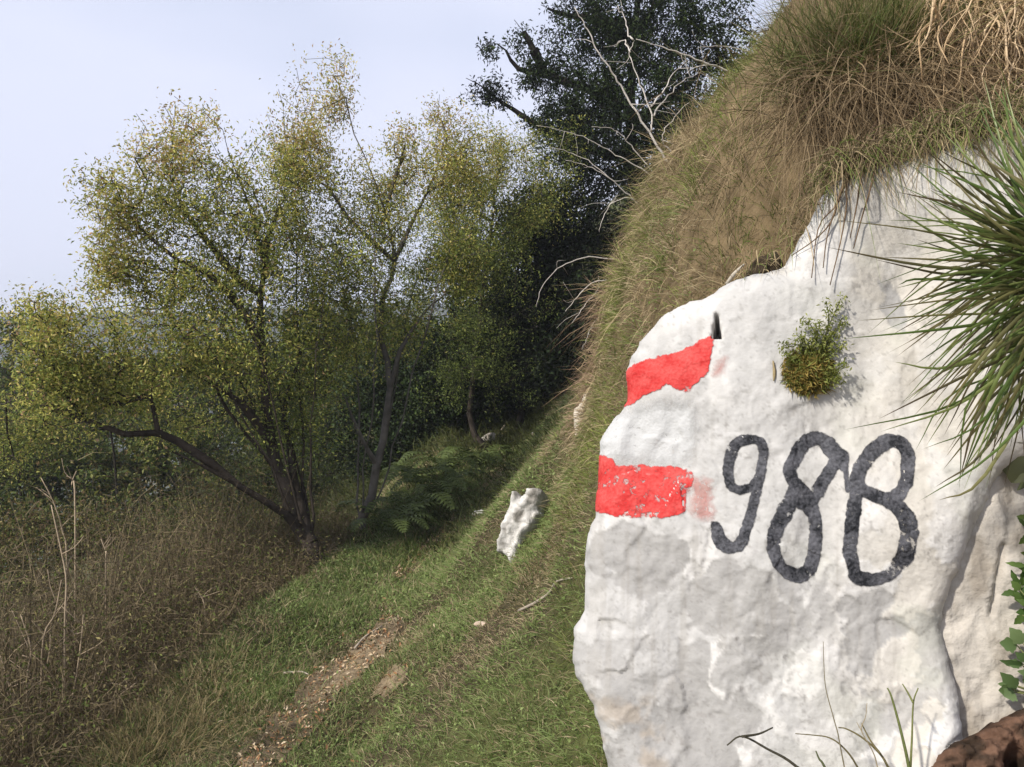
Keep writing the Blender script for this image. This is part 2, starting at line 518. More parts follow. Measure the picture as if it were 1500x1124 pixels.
# ------------------------------------------------------------------ rocks built from an outline, real depth and thickness
def poly_sdf(P, poly):
    """signed distance (positive inside) of points to a closed polygon, and the nearest point"""
    A = poly; B = np.roll(poly, -1, 0)
    best = np.full(len(P), 1e9); near = np.zeros_like(P); inside = np.zeros(len(P), bool)
    for a, b in zip(A, B):
        ab = b - a
        t = np.clip(((P - a) @ ab) / (ab @ ab + 1e-12), 0, 1)
        q = a + t[:, None] * ab
        d = np.hypot(*(P - q).T)
        k = d < best
        best[k] = d[k]; near[k] = q[k]
        c = ((a[1] > P[:, 1]) != (b[1] > P[:, 1]))
        with np.errstate(divide='ignore', invalid='ignore'):
            xi = (b[0] - a[0]) * (P[:, 1] - a[1]) / (b[1] - a[1] + 1e-12) + a[0]
        inside ^= c & (P[:, 0] < xi)
    return np.where(inside, best, -best), near

def line_dist(P, pts):
    best = np.full(len(P), 1e9)
    for a, b in zip(pts[:-1], pts[1:]):
        a = np.asarray(a, float); b = np.asarray(b, float); ab = b - a
        t = np.clip(((P - a) @ ab) / (ab @ ab + 1e-12), 0, 1)
        best = np.minimum(best, np.hypot(*(P - (a + t[:, None] * ab)).T))
    return best

class Slab:
    def __init__(self, outline, uvd, n, relief, roll_px, roll_m, jitter=3.0, dens=6, seed=1):
        o = np.asarray(outline, float)
        cl = spline(np.concatenate([o, o[:1]]), len(o) * dens)[:-1]
        k = np.arange(len(cl))
        cl = cl + jitter * np.stack([fbm(cl[:, 0] / 14, cl[:, 1] / 14, 0, 3, seed), fbm(cl[:, 0] / 14, cl[:, 1] / 14, 5, 3, seed + 9)], -1)
        self.poly = cl
        self.p0 = W(*uvd); self.n = unit(np.array(n, float))
        self.relief = relief; self.rp = roll_px; self.rm = roll_m
    def plane(self, uv):
        r = W(uv[:, 0], uv[:, 1], np.ones(len(uv))) - CAM
        t = ((self.p0 - CAM) @ self.n) / (r @ self.n)
        return CAM + r * t[:, None]
    def point(self, uv, sdf=None, lift=0.0):
        if sdf is None:
            sdf, _ = poly_sdf(uv, self.poly)
        t = np.clip(sdf / self.rp, 0, 1)
        h = self.relief(uv) - self.rm * (1 - np.sqrt(np.clip(1 - (1 - t) ** 2, 0, 1)))
        return self.plane(uv) + self.n * (h + lift)[:, None]
    def mesh(self, step, thick, colf, rings=6, taper=0.15):
        lo = self.poly.min(0) - 2 * step; hi = self.poly.max(0) + 2 * step
        U, Vv = np.meshgrid(np.arange(lo[0], hi[0], step), np.arange(lo[1], hi[1], step), indexing='ij')
        uv = np.stack([U.ravel(), Vv.ravel()], -1)
        sdf, near = poly_sdf(uv, self.poly)
        ins = (sdf > 0).reshape(U.shape)
        ii = np.arange(U.size).reshape(U.shape)
        q = np.stack([ii[:-1, :-1], ii[1:, :-1], ii[1:, 1:], ii[:-1, 1:]], -1).reshape(-1, 4)
        insf = (sdf > 0)
        q = q[insf[q].any(1)]
        uv2 = uv.copy(); uv2[~insf] = near[~insf]; sd2 = np.where(insf, sdf, 0)
        us = np.unique(q); rem = np.full(U.size, -1); rem[us] = np.arange(len(us))
        q = rem[q]; uv2 = uv2[us]; sd2 = sd2[us]
        P = self.point(uv2, sd2)
        colr = colf(uv2, sd2)
        # v runs downwards: this winding faces the camera
        q = q[:, ::1]
        e = np.concatenate([q[:, [0, 1]], q[:, [1, 2]], q[:, [2, 3]], q[:, [3, 0]]])
        key = {}
        for a, b in e.tolist():
            key[(a, b)] = 1
        bd = [(a, b) for (a, b) in key if (b, a) not in key]
        bverts = sorted({a for a, b in bd} | {b for a, b in bd})
        loc = {v: i for i, v in enumerate(bverts)}
        cen = self.plane(uv2).mean(0)
        Vs = [P]; Cs = [colr]; Q = [q]; nb = len(bverts); off = len(P)
        bp = P[bverts]; bc = colr[bverts]
        prev = {v: v for v in bverts}
        for r in range(1, rings + 1):
            f = r / rings
            wob = 0.012 * fbm(bp[:, 0] * 22, bp[:, 2] * 22, f * 3, 3, 77)
            ring = bp - self.n * (thick * f) + (cen - bp) * (taper * f) + unit(bp - cen) * (wob * (f < 1))[:, None]
            Vs.append(ring); Cs.append(bc * 0.92)
            Q.append(np.array([[b if r == 1 else off - nb + loc[b], a if r == 1 else off - nb + loc[a], off + loc[a], off + loc[b]] for a, b in bd]))
            off += nb
        m = MB(); m.add(np.concatenate(Vs), np.concatenate(Cs), None, np.concatenate(Q))
        return m

# --- the painted rock
ROCK_OUT = [(905, 1300), (893, 1180), (883, 1110), (868, 1045), (846, 1005), (834, 965), (836, 925), (849, 890), (850, 800), (862, 760), (868, 700),
            (873, 640), (894, 606), (908, 588), (912, 535), (926, 500), (950, 470), (985, 441), (1030, 426), (1075, 401), (1140, 386), (1162, 358),
            (1190, 310), (1213, 265), (1250, 240), (1300, 226), (1345, 212), (1400, 192), (1450, 178), (1530, 165), (1640, 160), (1660, 350), (1640, 560),
            (1560, 650), (1480, 690), (1452, 745), (1428, 800), (1398, 875), (1388, 925), (1398, 970), (1408, 1020), (1414, 1070), (1425, 1160), (1435, 1300)]
GREY = [  # worn grey patches where the white has flaked away
    [(985, 950), (1000, 935), (1012, 950), (1030, 940), (1050, 950), (1045, 985), (1062, 1010), (1085, 1000), (1105, 1030), (1108, 1050), (1092, 1080), (1080, 1130), (970, 1130), (972, 1060), (978, 1000)],
    [(868, 775), (930, 770), (1000, 775), (998, 830), (970, 860), (915, 870), (900, 830), (880, 850), (866, 830)],
    [(1030, 830), (1090, 815), (1125, 850), (1130, 900), (1100, 930), (1060, 935), (1020, 900), (1015, 860)],
    [(1140, 880), (1170, 870), (1165, 930), (1150, 985), (1120, 1000), (1100, 960), (1105, 930)],
    [(1215, 905), (1290, 880), (1330, 920), (1300, 960), (1260, 980), (1225, 960)],
    [(905, 990), (925, 985), (930, 1030), (890, 1040)],
    [(1300, 420), (1320, 400), (1345, 430), (1335, 470), (1305, 465)],
]
GREYP = [spline(np.array(g + g[:1], float), len(g) * 4)[:-1] for g in GREY]

def warp(uv, a, f, sd):
    return a * np.stack([fbm(uv[:, 0] / f, uv[:, 1] / f, 0, 3, sd), fbm(uv[:, 0] / f, uv[:, 1] / f, 7, 3, sd + 1)], -1)
def grey_mask(uv):
    w = uv + warp(uv, 34, 48, 41) + warp(uv, 9, 11, 43)
    m = np.zeros(len(uv))
    for g in GREYP:
        s, _ = poly_sdf(w, g)
        m = np.maximum(m, sstep(-1.5, 2.5, s))
    n = fbm(w[:, 0] / 60, w[:, 1] / 75, 0, 5, 45) + 0.35 * sstep(760, 900, uv[:, 1]) - 0.35
    return np.maximum(m, 0.75 * sstep(0.02, 0.07, n) * sstep(740, 830, uv[:, 1]))
def white_mask(uv):
    """patches where the old limewash is still thick"""
    w = uv + warp(uv, 26, 60, 46) + warp(uv, 8, 12, 48)
    n = fbm(w[:, 0] / 70, w[:, 1] / 90, 0, 5, 49)
    low_ = sstep(.06, .12, n) * sstep(740, 820, uv[:, 1])
    up = sstep(-.1, .35, n) * (1 - sstep(740, 820, uv[:, 1])) * .75
    return np.clip(low_ + up, 0, 1)

CRACKS = [[(889, 986), (884, 1008), (876, 1026)], [(925, 1000), (935, 1035), (942, 1050)], [(947, 1065), (960, 1078)], [(1168, 580), (1172, 620), (1163, 690)], [(1178, 590), (1184, 650), (1180, 680)], [(1160, 880), (1155, 970), (1150, 1030)],
          [(1207, 930), (1210, 1000), (1225, 1060)], [(1205, 360), (1165, 372), (1120, 390)], [(1290, 905), (1260, 930), (1255, 990)]]

def facets(uv, cell, sd):
    """chipped planes: every cell of a jittered grid is a small tilted facet"""
    w = uv + warp(uv, cell * .3, cell * .7, 200 + sd)
    gx = np.floor(w[:, 0] / cell).astype(int); gy = np.floor(w[:, 1] / cell).astype(int)
    best = np.full(len(uv), 1e9); out = np.zeros(len(uv))
    for dx in (-1, 0, 1):
        for dy in (-1, 0, 1):
            cx, cy = gx + dx, gy + dy
            px = (cx + _hash(cx, cy, 0, sd)) * cell; py = (cy + _hash(cx, cy, 1, sd)) * cell
            ex, ey = w[:, 0] - px, w[:, 1] - py
            d2 = ex ** 2 + (ey * .8) ** 2
            h = (_hash(cx, cy, 2, sd) - .5) * cell * 6e-5 + ((_hash(cx, cy, 3, sd) - .5) * ex + (_hash(cx, cy, 4, sd) - .5) * ey) * 1.7e-4
            k = d2 < best
            best[k] = d2[k]; out[k] = h[k]
    return out

def rock_relief(uv):
    u, v = uv[:, 0], uv[:, 1]
    h = 0.036 * fbm(u / 230, v / 260, 0, 2, 51) + 0.012 * fbm(u / 85, v / 150, 0, 2, 52) + (0.0016 + 0.003 * sstep(0, .35, fbm(u / 90, v / 90, 0, 2, 58))) * fbm(u / 20, v / 30, 0, 3, 53) + 0.0005 * fbm(u / 5, v / 5, 0, 2, 54)
    # hollow running down from the fern to the right-hand digit
    d = line_dist(uv, [(1340, 380), (1290, 470), (1270, 560), (1200, 640)])
    h = h - 0.016 * np.exp(-(d / 45) ** 2)
    # flutes under the upper stripe
    h = h + 0.004 * np.sin(u / 7.5 + 3 * fbm(u / 40, v / 60, 0, 2, 55)) * np.exp(-(((u - 940) / 60) ** 2 + ((v - 640) / 45) ** 2))
    fk = sstep(.0, .4, fbm(u / 120, v / 120, 0, 2, 57) + .25 * sstep(760, 900, v) + .35 * sstep(980, 900, u))
    h = h + facets(uv, 58, 1) * (.35 + .65 * fk) + .45 * facets(uv, 21, 2) * fk
    g = grey_mask(uv)
    h = h - 0.0018 * g
    # thick limewash stands a little proud
    h = h + 0.0015 * white_mask(uv)
    for c in CRACKS:
        h = h - 0.0035 * (.6 + .6 * fbm(u / 12, v / 12, 0, 2, 59)).clip(0, 1) * np.exp(-(line_dist(uv + warp(uv, 7, 16, 56), spline(np.array(c, float), 12)) / 1.7) ** 2)
    # deep wedge-shaped crack above the upper stripe
    wv = np.clip((v - 456) / 40, 0, 1) * 7
    h = h - 0.11 * sstep(1.5, -1.5, np.abs(u - 1050) - wv) * ((v > 458) & (v < 496))
    return h

def rock_col(uv, sdf):
    u, v = uv[:, 0], uv[:, 1]
    white = np.array([.54, .525, .50]); mid = np.array([.44, .43, .412]); grey = np.array([.33, .32, .305]); tan = np.array([.34, .28, .215]); green = np.array([.36, .365, .30])
    cream = np.array([.51, .475, .415])
    c = np.tile(mid, (len(u), 1)) * (1 + 0.06 * fbm(u / 30, v / 40, 0, 4, 61))[:, None]
    cr = (sstep(1150, 1350, u) * .75 + .5 * sstep(0, .3, fbm(u / 100, v / 80, 0, 3, 68)) * (1 - sstep(420, 520, v)))[:, None].clip(0, .85)
    c = c * (1 - cr) + cream * cr
    wm = white_mask(uv)[:, None]
    c = c * (1 - wm) + white * wm
    g = grey_mask(uv)[:, None]
    c = c * (1 - g) + grey * (1 + .1 * fbm(u / 18, v / 18, 0, 3, 63))[:, None] * g
    b = (sstep(.1, .4, fbm(u / 45, v / 45, 0, 4, 64)) * sstep(960, 1040, v) * (1 - sstep(960, 1000, u)))[:, None] * .6
    c = c * (1 - b) + tan * b
    w = (sstep(1050, 1300, u) * sstep(.0, .45, fbm(u / 90, v / 70, 0, 3, 65)) * .35)[:, None]
    c = c * (1 - w) + green * w
    st = (sstep(.1, .5, fbm(u / 9, v / 160, 0, 3, 69)) * sstep(-.1, .3, fbm(u / 120, v / 90, 0, 2, 70)) * .32)[:, None]
    c = c * (1 - st) + np.array([.26, .24, .21]) * st
    sp = sstep(.34, .5, fbm(u / 7, v / 8, 0, 3, 66))[:, None] * .45 * sstep(.0, .3, fbm(u / 60, v / 60, 0, 2, 67))[:, None]
    c = c * (1 - sp) + np.array([.2, .185, .17]) * sp
    pit = (sstep(.52, .62, fbm(u / 3.2, v / 3.6, 0, 2, 78)) * .3)[:, None]
    c = c * (1 - pit) + np.array([.16, .15, .135]) * pit
    return c

ROCK = Slab(ROCK_OUT, (1150, 700, 1.42), (-0.27, -0.94, 0.16), rock_relief, 42, 0.05, jitter=4, dens=8)
rock_base = W(1180, 1290, 1.45)
rock = empty('painted_rock', rock_base)
tag(rock, 'large white limestone rock painted with red stripes and the number 988', 'rock')
mb = ROCK.mesh(3.0, 0.75, rock_col)
body = mb.build('rock_body', M_rock, rock)

def paint(name, mat, sdf_fn, bbox, label=None, lift=0.0016, step=1.5, wear=None, keep=-5):
    U, Vv = np.meshgrid(np.arange(bbox[0], bbox[2], step), np.arange(bbox[1], bbox[3], step), indexing='ij')
    uv = np.stack([U.ravel(), Vv.ravel()], -1)
    s = sdf_fn(uv)
    rs, _ = poly_sdf(uv, ROCK.poly)
    s = np.where(rs > 0, s, -99)
    ii = np.arange(U.size).reshape(U.shape)
    q = np.stack([ii[:-1, :-1], ii[1:, :-1], ii[1:, 1:], ii[:-1, 1:]], -1).reshape(-1, 4)
    q = q[(s[q] > keep).any(1) & (rs[q] > 0).all(1)]
    us = np.unique(q); rem = np.full(U.size, -1); rem[us] = np.arange(len(us))
    P = ROCK.point(uv[us], rs[us], lift)
    m = MB(); m.add(P, (0.5, 0.5, 0.5), None, rem[q])
    wr = np.full(len(us), 0.5) if wear is None else wear(uv[us])
    o = m.build(name, mat, rock, extra={'sdf': s[us], 'wear': wr})
    if label: o['label'] = label
    return o

def z3(p):   # coordinates measured on two enlarged crops of the photograph
    return [(830 + a / 4.286, 400 + b / 4.286) for a, b in p]
def z5(p):
    return [(830 + a / 2.6316, 600 + b / 2.6316) for a, b in p]

def poly_fn(poly, amp=2.0, f=9):
    pl = spline(np.array(list(poly) + [poly[0]], float), len(poly) * 4)[:-1]
    return lambda uv: poly_sdf(uv + amp * np.stack([fbm(uv[:, 0] / f, uv[:, 1] / f, 0, 3, 71), fbm(uv[:, 0] / f, uv[:, 1] / f, 4, 3, 72)], -1), pl)[0]

def stroke_fn(strokes, amp=2.4, f=10, wk=1.1):
    def fn(uv):
        w = uv + amp * np.stack([fbm(uv[:, 0] / f, uv[:, 1] / f, 0, 3, 73), fbm(uv[:, 0] / f, uv[:, 1] / f, 4, 3, 74)], -1)
        s = np.full(len(uv), -1e9)
        for pts, wid in strokes:
            q = spline(np.array(pts, float), len(pts) * 5)
            wd = np.interp(np.linspace(0, 1, len(q)), np.linspace(0, 1, len(wid)), wid)
            for a, b, ra, rb in zip(q[:-1], q[1:], wd[:-1], wd[1:]):
                ab = b - a
                t = np.clip(((w - a) @ ab) / (ab @ ab + 1e-9), 0, 1)
                d = np.hypot(*(w - (a + t[:, None] * ab)).T)
                s = np.maximum(s, wk * (ra + (rb - ra) * t) - d)
        return s
    return fn

UP = z3([(338, 590), (440, 545), (560, 520), (640, 500), (760, 470), (850, 415), (915, 405), (910, 500), (892, 610), (862, 650), (800, 705), (760, 742), (700, 735), (640, 697), (560, 730), (470, 760), (430, 790), (300, 822), (300, 700)])
LO = z5([(80, 165), (150, 182), (200, 215), (270, 208), (330, 216), (420, 220), (485, 242), (480, 300), (458, 350), (450, 400), (380, 416), (300, 415), (230, 415), (160, 405), (70, 375), (60, 260)])
WH = [(860, 588), (900, 596), (960, 586), (1015, 590), (1022, 640), (1008, 680), (960, 683), (915, 676), (850, 668)]
paint('painted_stripe', M_white, poly_fn(WH, 4, 14), (845, 570, 1040, 700), 'white painted stripe between the red ones', lift=0.0009, step=3)
paint('painted_stripe', M_red, poly_fn(UP), (880, 485, 1060, 605), 'red painted stripe, upper', wear=lambda uv: sstep(555, 580, uv[:, 1]) * sstep(960, 1000, uv[:, 0]) * .9 + .1)
paint('painted_stripe', M_red, poly_fn(LO), (845, 655, 1030, 770), 'red painted stripe, lower', wear=lambda uv: .3 + .4 * sstep(.0, .3, fbm(uv[:, 0] / 30, uv[:, 1] / 12, 0, 2, 75)) + .35 * sstep(985, 1015, uv[:, 0]))
paint('faded_smear', M_pink, poly_fn(z3([(930, 590), (960, 555), (1005, 530), (1000, 580), (965, 640), (920, 655)]), 3), (1030, 510, 1080, 565), 'faint pink smear of old paint', wear=lambda uv: .55 + 0 * uv[:, 0])
paint('faded_smear', M_pink, poly_fn(z5([(480, 262), (540, 270), (572, 295), (560, 345), (570, 415), (520, 425), (470, 390), (478, 320)]), 4), (1000, 690, 1060, 775), 'pale pink edge of the lower stripe', wear=lambda uv: .5 + .3 * sstep(1020, 1050, uv[:, 0]))
D9 = [(z5([(752, 190), (752, 135), (705, 118), (650, 140), (626, 215), (630, 285), (672, 312), (722, 285), (748, 225)]), [6, 8, 7.5, 9, 8.5, 8, 7.5, 6, 6]),
      (z5([(757, 150), (752, 210), (735, 290), (715, 380), (692, 460), (672, 515), (635, 533), (596, 508), (574, 450)]), [8, 8, 7.5, 8, 8.5, 9, 9, 11, 8])]
D8A = [(z5([(955, 108), (915, 130), (880, 185), (858, 240), (878, 285), (935, 345)]), [9, 10, 9.5, 9, 9, 9]),
       (z5([(955, 105), (1000, 125), (1030, 165), (1055, 190)]), [9, 10, 12, 12]),
       (z5([(1045, 185), (1010, 240), (975, 300), (940, 355)]), [10, 8.5, 9, 10]),
       (z5([(1055, 190), (1075, 245), (1082, 305)]), [9, 3, 4]),
       (z5([(880, 300), (845, 385), (805, 460), (795, 530), (815, 590), (850, 625), (893, 640)]), [9, 11, 10, 9, 8, 9, 9]),
       (z5([(893, 640), (935, 610), (955, 530), (955, 440), (935, 370), (900, 340)]), [9, 10, 8.5, 8, 11, 14])]
D8B = [(z5([(1250, 118), (1190, 150), (1145, 205), (1115, 265), (1120, 305)]), [10, 11, 10, 9.5, 9.5]),
       (z5([(1250, 115), (1298, 130), (1318, 180), (1310, 250), (1285, 315), (1230, 345)]), [8, 10, 9.5, 9, 9, 9]),
       (z5([(1115, 295), (1150, 315), (1210, 345), (1270, 375)]), [9, 8, 9, 9]),
       (z5([(1112, 330), (1098, 420), (1088, 520), (1098, 590), (1112, 640), (1160, 655)]), [9, 9.5, 9.5, 9, 9.5, 9]),
       (z5([(1160, 655), (1220, 645), (1265, 610), (1295, 560), (1310, 490), (1300, 420), (1260, 365)]), [8, 8, 10, 13, 12, 12, 10])]
dw = lambda uv: .25 + .5 * sstep(.05, .35, fbm(uv[:, 0] / 22, uv[:, 1] / 22, 0, 3, 76))
paint('painted_digit', M_black, stroke_fn(D9, wk=.95), (1025, 625, 1135, 820), 'painted digit nine', wear=dw)
paint('painted_digit', M_black, stroke_fn(D8A), (1110, 622, 1250, 862), 'painted digit eight, the narrow slanting one', wear=dw)
paint('painted_digit', M_black, stroke_fn(D8B), (1228, 625, 1350, 868), 'painted digit eight, the wide worn one', wear=lambda uv: dw(uv) + .5 * sstep(1290, 1310, uv[:, 0]) * sstep(720, 760, uv[:, 1]))

# --- the second slab, set back to the right of the painted one
SIDE_OUT = [(1370, 640), (1480, 600), (1640, 590), (1660, 800), (1650, 1000), (1600, 1180), (1480, 1200), (1380, 1200), (1360, 900)]
def side_relief(uv):
    u, v = uv[:, 0], uv[:, 1]
    return 0.02 * fbm(u / 90, v / 150, 0, 4, 81) + 0.006 * fbm(u / 20, v / 26, 0, 4, 82) - 0.012 * np.exp(-(line_dist(uv, [(1470, 800), (1462, 850), (1455, 900)]) / 4) ** 2)
def side_col(uv, sdf):
    u, v = uv[:, 0], uv[:, 1]
    a = np.array([.43, .395, .345]); b = np.array([.30, .265, .22])
    t = sstep(-.2, .4, fbm(u / 40, v / 60, 0, 4, 83))[:, None]
    return a * (1 - t) + b * t
SIDE = Slab(SIDE_OUT, (1480, 900, 1.328), (-0.2, -0.95, 0.2), side_relief, 50, 0.05, jitter=4)
o = SIDE.mesh(4, 0.5, side_col).build('rock_slab', M_rock_rough, origin=W(1480, 1190, 1.318))
tag(o, 'buff coloured rock slab set back beside the painted rock', 'rock')

# --- the small white outcrop on the slope and its companions
def small_rock(name, outline, d, label, thick, relief=0.03, colr=((.50, .485, .455), (.30, .28, .25)), step=2.0, n=(-.45, -.8, .35), seed=0, group=None, roll=14):
    o = np.array(outline, float); c = o.mean(0)
    def rl(uv):
        return relief * fbm(uv[:, 0] / 14 + uv[:, 1] / 40, uv[:, 1] / 50, 0, 4, 90 + seed, .6) + relief * .4 * fbm(uv[:, 0] / 5, uv[:, 1] / 8, 0, 3, 91 + seed)
    def cf(uv, s):
        t = sstep(-.05, .35, fbm(uv[:, 0] / 12 + uv[:, 1] / 40, uv[:, 1] / 30, 0, 4, 92 + seed))[:, None]
        return np.array(colr[0]) * (1 - t) + np.array(colr[1]) * t
    sl = Slab(outline, (c[0], c[1], d), n, rl, roll, relief * 1.2, jitter=2.5, seed=seed + 3)
    ob = sl.mesh(step, thick, cf, rings=4, taper=.3).build(name, M_rock_rough, origin=W(c[0], o[:, 1].max(), d))
    return tag(ob, label, 'rock', group)

dr = hit(750, 800)[1]
small_rock('outcrop_rock', [(722, 806), (731, 772), (744, 738), (752, 718), (760, 728), (768, 712), (787, 714), (781, 742), (784, 754), (768, 778), (758, 797), (757, 834), (744, 826), (734, 812)], dr - .12,
           'small jagged white rock outcrop beside the grassy footpath', .5, .06, seed=1, roll=7)
dr = hit(845, 620)[1]
small_rock('rubble_scar', [(838, 640), (836, 610), (850, 580), (862, 550), (872, 532), (878, 548), (868, 580), (872, 590), (858, 605), (856, 632), (845, 645)], dr - .22,
           'streak of pale broken rock at the foot of the bluff', .4, .05, colr=((.58, .52, .43), (.30, .25, .18)), seed=2, roll=8)
for i, (u, v, r, lab) in enumerate([(714, 641, 9, 'small white stone lying in the shaded undergrowth'), (700, 752, 7, 'pebble sized white stone in the lit grass above the footpath'),
                                    (704, 914, 8, 'pinkish stone half sunk in the green slope'), (783, 636, 5, 'tiny grey stone at the edge of the tree shade')]):
    a = np.linspace(0, 2 * math.pi, 9)[:-1]
    rr = r * (1 + .3 * np.sin(a * 2 + i))
    p = hit(u, v + r * .6)
    small_rock('stone', [(u + x * 1.2, v - y * .8) for x, y in zip(rr * np.cos(a), rr * np.sin(a))], p[1] - .02, lab, .08, .012, seed=5 + i, step=2.0, roll=6,
               colr=((.42, .40, .37), (.30, .27, .23)) if i != 2 else ((.50, .40, .32), (.36, .27, .2)))

# --- the brown clod of earth at the foot of the rock
CLOD = [(1350, 1150), (1372, 1108), (1400, 1082), (1440, 1062), (1470, 1045), (1510, 1030), (1560, 1025), (1590, 1100), (1580, 1220), (1360, 1220)]
def clod_rel(uv):
    u, v = uv[:, 0], uv[:, 1]
    h = .03 * fbm(u / 45, v / 35, 0, 4, 101) + .022 * fbm(u / 16, v / 11, 0, 5, 102, .6)
    return h - .07 * sstep(24, 6, np.hypot((u - 1492), (v - 1110) * .8))
def clod_col(uv, s):
    u, v = uv[:, 0], uv[:, 1]
    t = sstep(-.3, .4, fbm(u / 25, v / 16, 0, 5, 103))[:, None]
    return np.array([.13, .075, .05]) * (1 - t) + np.array([.035, .024, .017]) * t
cl = Slab(CLOD, (1460, 1110, 1.22), (-.25, -.75, .6), clod_rel, 35, .05, jitter=7)
o = cl.mesh(3, .3, clod_col).build('earth_clod', M_soil, origin=W(1470, 1215, 1.22))
tag(o, 'reddish brown clod of earth at the foot of the rock', 'earth')

# ------------------------------------------------------------------ grass on the slope (too many to count)
def in_view(P, mu=260):
    d = np.maximum(P[:, 1], .05)
    u = 750 + P[:, 0] / d * FPX; v = 562 - (P[:, 2] - 1.5) / d * FPX
    return (P[:, 1] > .6) & (u > -mu) & (u < 1500 + mu) & (v > -mu) & (v < 1124 + mu)

def lerp3(a, b, t):
    return np.asarray(a) * (1 - t[:, None]) + np.asarray(b) * t[:, None]

n = 285000
yy = 1.15 + (RNG.uniform(0, 1, n) ** 1.35) * 8.3
xx = XP(yy) + RNG.uniform(-1.25, 1.5, n)
keep = RNG.uniform(0, 1, n) < (1 - .93 * bare(xx, yy)) * (0.55 + .45 * sstep(-.3, .2, fbm(xx * 4, yy * 4, 0, 3, 111)))
keep &= ~((xx > .05) & (yy < 1.75) & (xx > .18))
xx = xx[keep]; yy = yy[keep]
P = np.stack([xx, yy, H(xx, yy)], -1)
k = in_view(P, 160); P = P[k]
xx, yy = P[:, 0], P[:, 1]
nr, gr = nrm(xx, yy)
n = len(P)
ss = xx - XP(yy)
lush = sstep(-.25, .35, fbm(xx * 1.6, yy * 1.2, 0, 3, 112) + .15 + .25 * np.exp(-((ss + .25) / .2) ** 2))
dry = np.clip(sstep(.3, -.15, lush - .5) + 0.35 * bare(xx + .04, yy) + .55 * sstep(1.05, 1.35, ss) + .45 * sstep(-.55, -.9, ss), 0, 1)
isdry = RNG.uniform(0, 1, n) < .2 + .55 * dry
green = lerp3((.12, .17, .045), (.215, .255, .095), RNG.uniform(0, 1, n)) * (0.85 + .35 * lush)[:, None]
straw = lerp3((.28, .22, .12), (.48, .39, .24), RNG.uniform(0, 1, n))
c = np.where(isdry[:, None], straw, green)
L = (.022 + .03 * lush * RNG.uniform(.4, 1.3, n) + .035 * RNG.uniform(0, 1, n) ** 4) * (1 + .08 * yy)
D = nr * .6 + np.array([0, 0, .4]) + RNG.normal(size=(n, 3)) * np.array([.75, .75, .25])
Wd = np.maximum(.0022, .00085 * yy) * RNG.uniform(.8, 1.5, n)
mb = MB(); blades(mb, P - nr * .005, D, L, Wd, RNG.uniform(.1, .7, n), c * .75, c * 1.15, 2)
kk = np.nonzero((RNG.uniform(0, 1, n) < .22) & ~isdry)[0]
leaves(mb, P[kk] + nr[kk] * .012 + RNG.normal(size=(len(kk), 3)) * .008, np.maximum(.009, .0036 * yy[kk]) * RNG.uniform(.7, 1.5, len(kk)), (c[kk] * 1.1).clip(0, 1), .75, up=.6)
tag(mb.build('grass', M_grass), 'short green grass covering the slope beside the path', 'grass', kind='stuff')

# long tufts along the outer shoulder and on the slope
mb = MB()
tx = []
for (u, v, m, ln, gc) in [(480, 905, 500, .16, 1), (420, 930, 450, .15, 1), (350, 950, 400, .16, .8), (400, 1010, 500, .13, 1), (560, 830, 600, .2, 1), (600, 810, 500, .2, 1), (330, 1050, 600, .16, .5), (230, 1080, 700, .2, .2),
                          (280, 1000, 600, .2, .3), (430, 1090, 400, .1, 1), (180, 1110, 700, .22, .2), (640, 690, 300, .25, .6), (680, 770, 300, .12, .8), (500, 1100, 350, .12, .4), (250, 960, 600, .24, .3), (520, 860, 350, .15, 1), (610, 1000, 250, .1, .2),
                          (560, 1000, 300, .12, .1), (700, 1000, 260, .09, 1), (780, 1080, 300, .08, .9), (820, 1000, 300, .09, .9), (800, 830, 300, .10, .3), (840, 760, 350, .13, .2), (850, 700, 350, .14, .2)]:
    p = hit(u, v)
    m = int(m * 1.3)
    r = .09 + .02 * p[1]
    x = p[0] + RNG.normal(size=m) * r; y = p[1] + RNG.normal(size=m) * r * 1.3
    q = np.stack([x, y, H(x, y) - .01], -1)
    out = np.stack([x - p[0], y - p[1], np.zeros(m)], -1) / r
    g = lerp3((.06, .105, .02), (.12, .16, .04), RNG.uniform(0, 1, m)); s_ = lerp3((.23, .18, .085), (.36, .29, .15), RNG.uniform(0, 1, m))
    c = np.where((RNG.uniform(0, 1, m) < gc * .85)[:, None], g, s_)
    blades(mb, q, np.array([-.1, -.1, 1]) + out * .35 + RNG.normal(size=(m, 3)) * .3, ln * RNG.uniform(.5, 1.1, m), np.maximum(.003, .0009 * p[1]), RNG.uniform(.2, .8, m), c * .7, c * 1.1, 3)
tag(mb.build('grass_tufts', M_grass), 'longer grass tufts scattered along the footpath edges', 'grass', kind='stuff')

# fallen leaves and chips on the path
n = 11000
yy = RNG.uniform(1.9, 7.5, n); xx = XP(yy) + RNG.normal(size=n) * .28
k = RNG.uniform(0, 1, n) < bare(xx, yy) * .9 + .05
xx, yy = xx[k], yy[k]; n = len(xx)
P = np.stack([xx, yy, H(xx, yy) + .014], -1)
pal = np.array([[.42, .27, .14], [.52, .38, .23], [.30, .15, .075], [.60, .48, .33], [.22, .12, .06]])
mb = MB()
leaves(mb, P, RNG.uniform(.008, .026, n) * (1 + .07 * yy), pal[RNG.integers(0, 5, n)], .4, up=1.2, fold=.1)
tag(mb.build('leaf_litter', M_dry), 'tan fallen leaves and chips littering the footpath', 'leaf litter', kind='stuff')

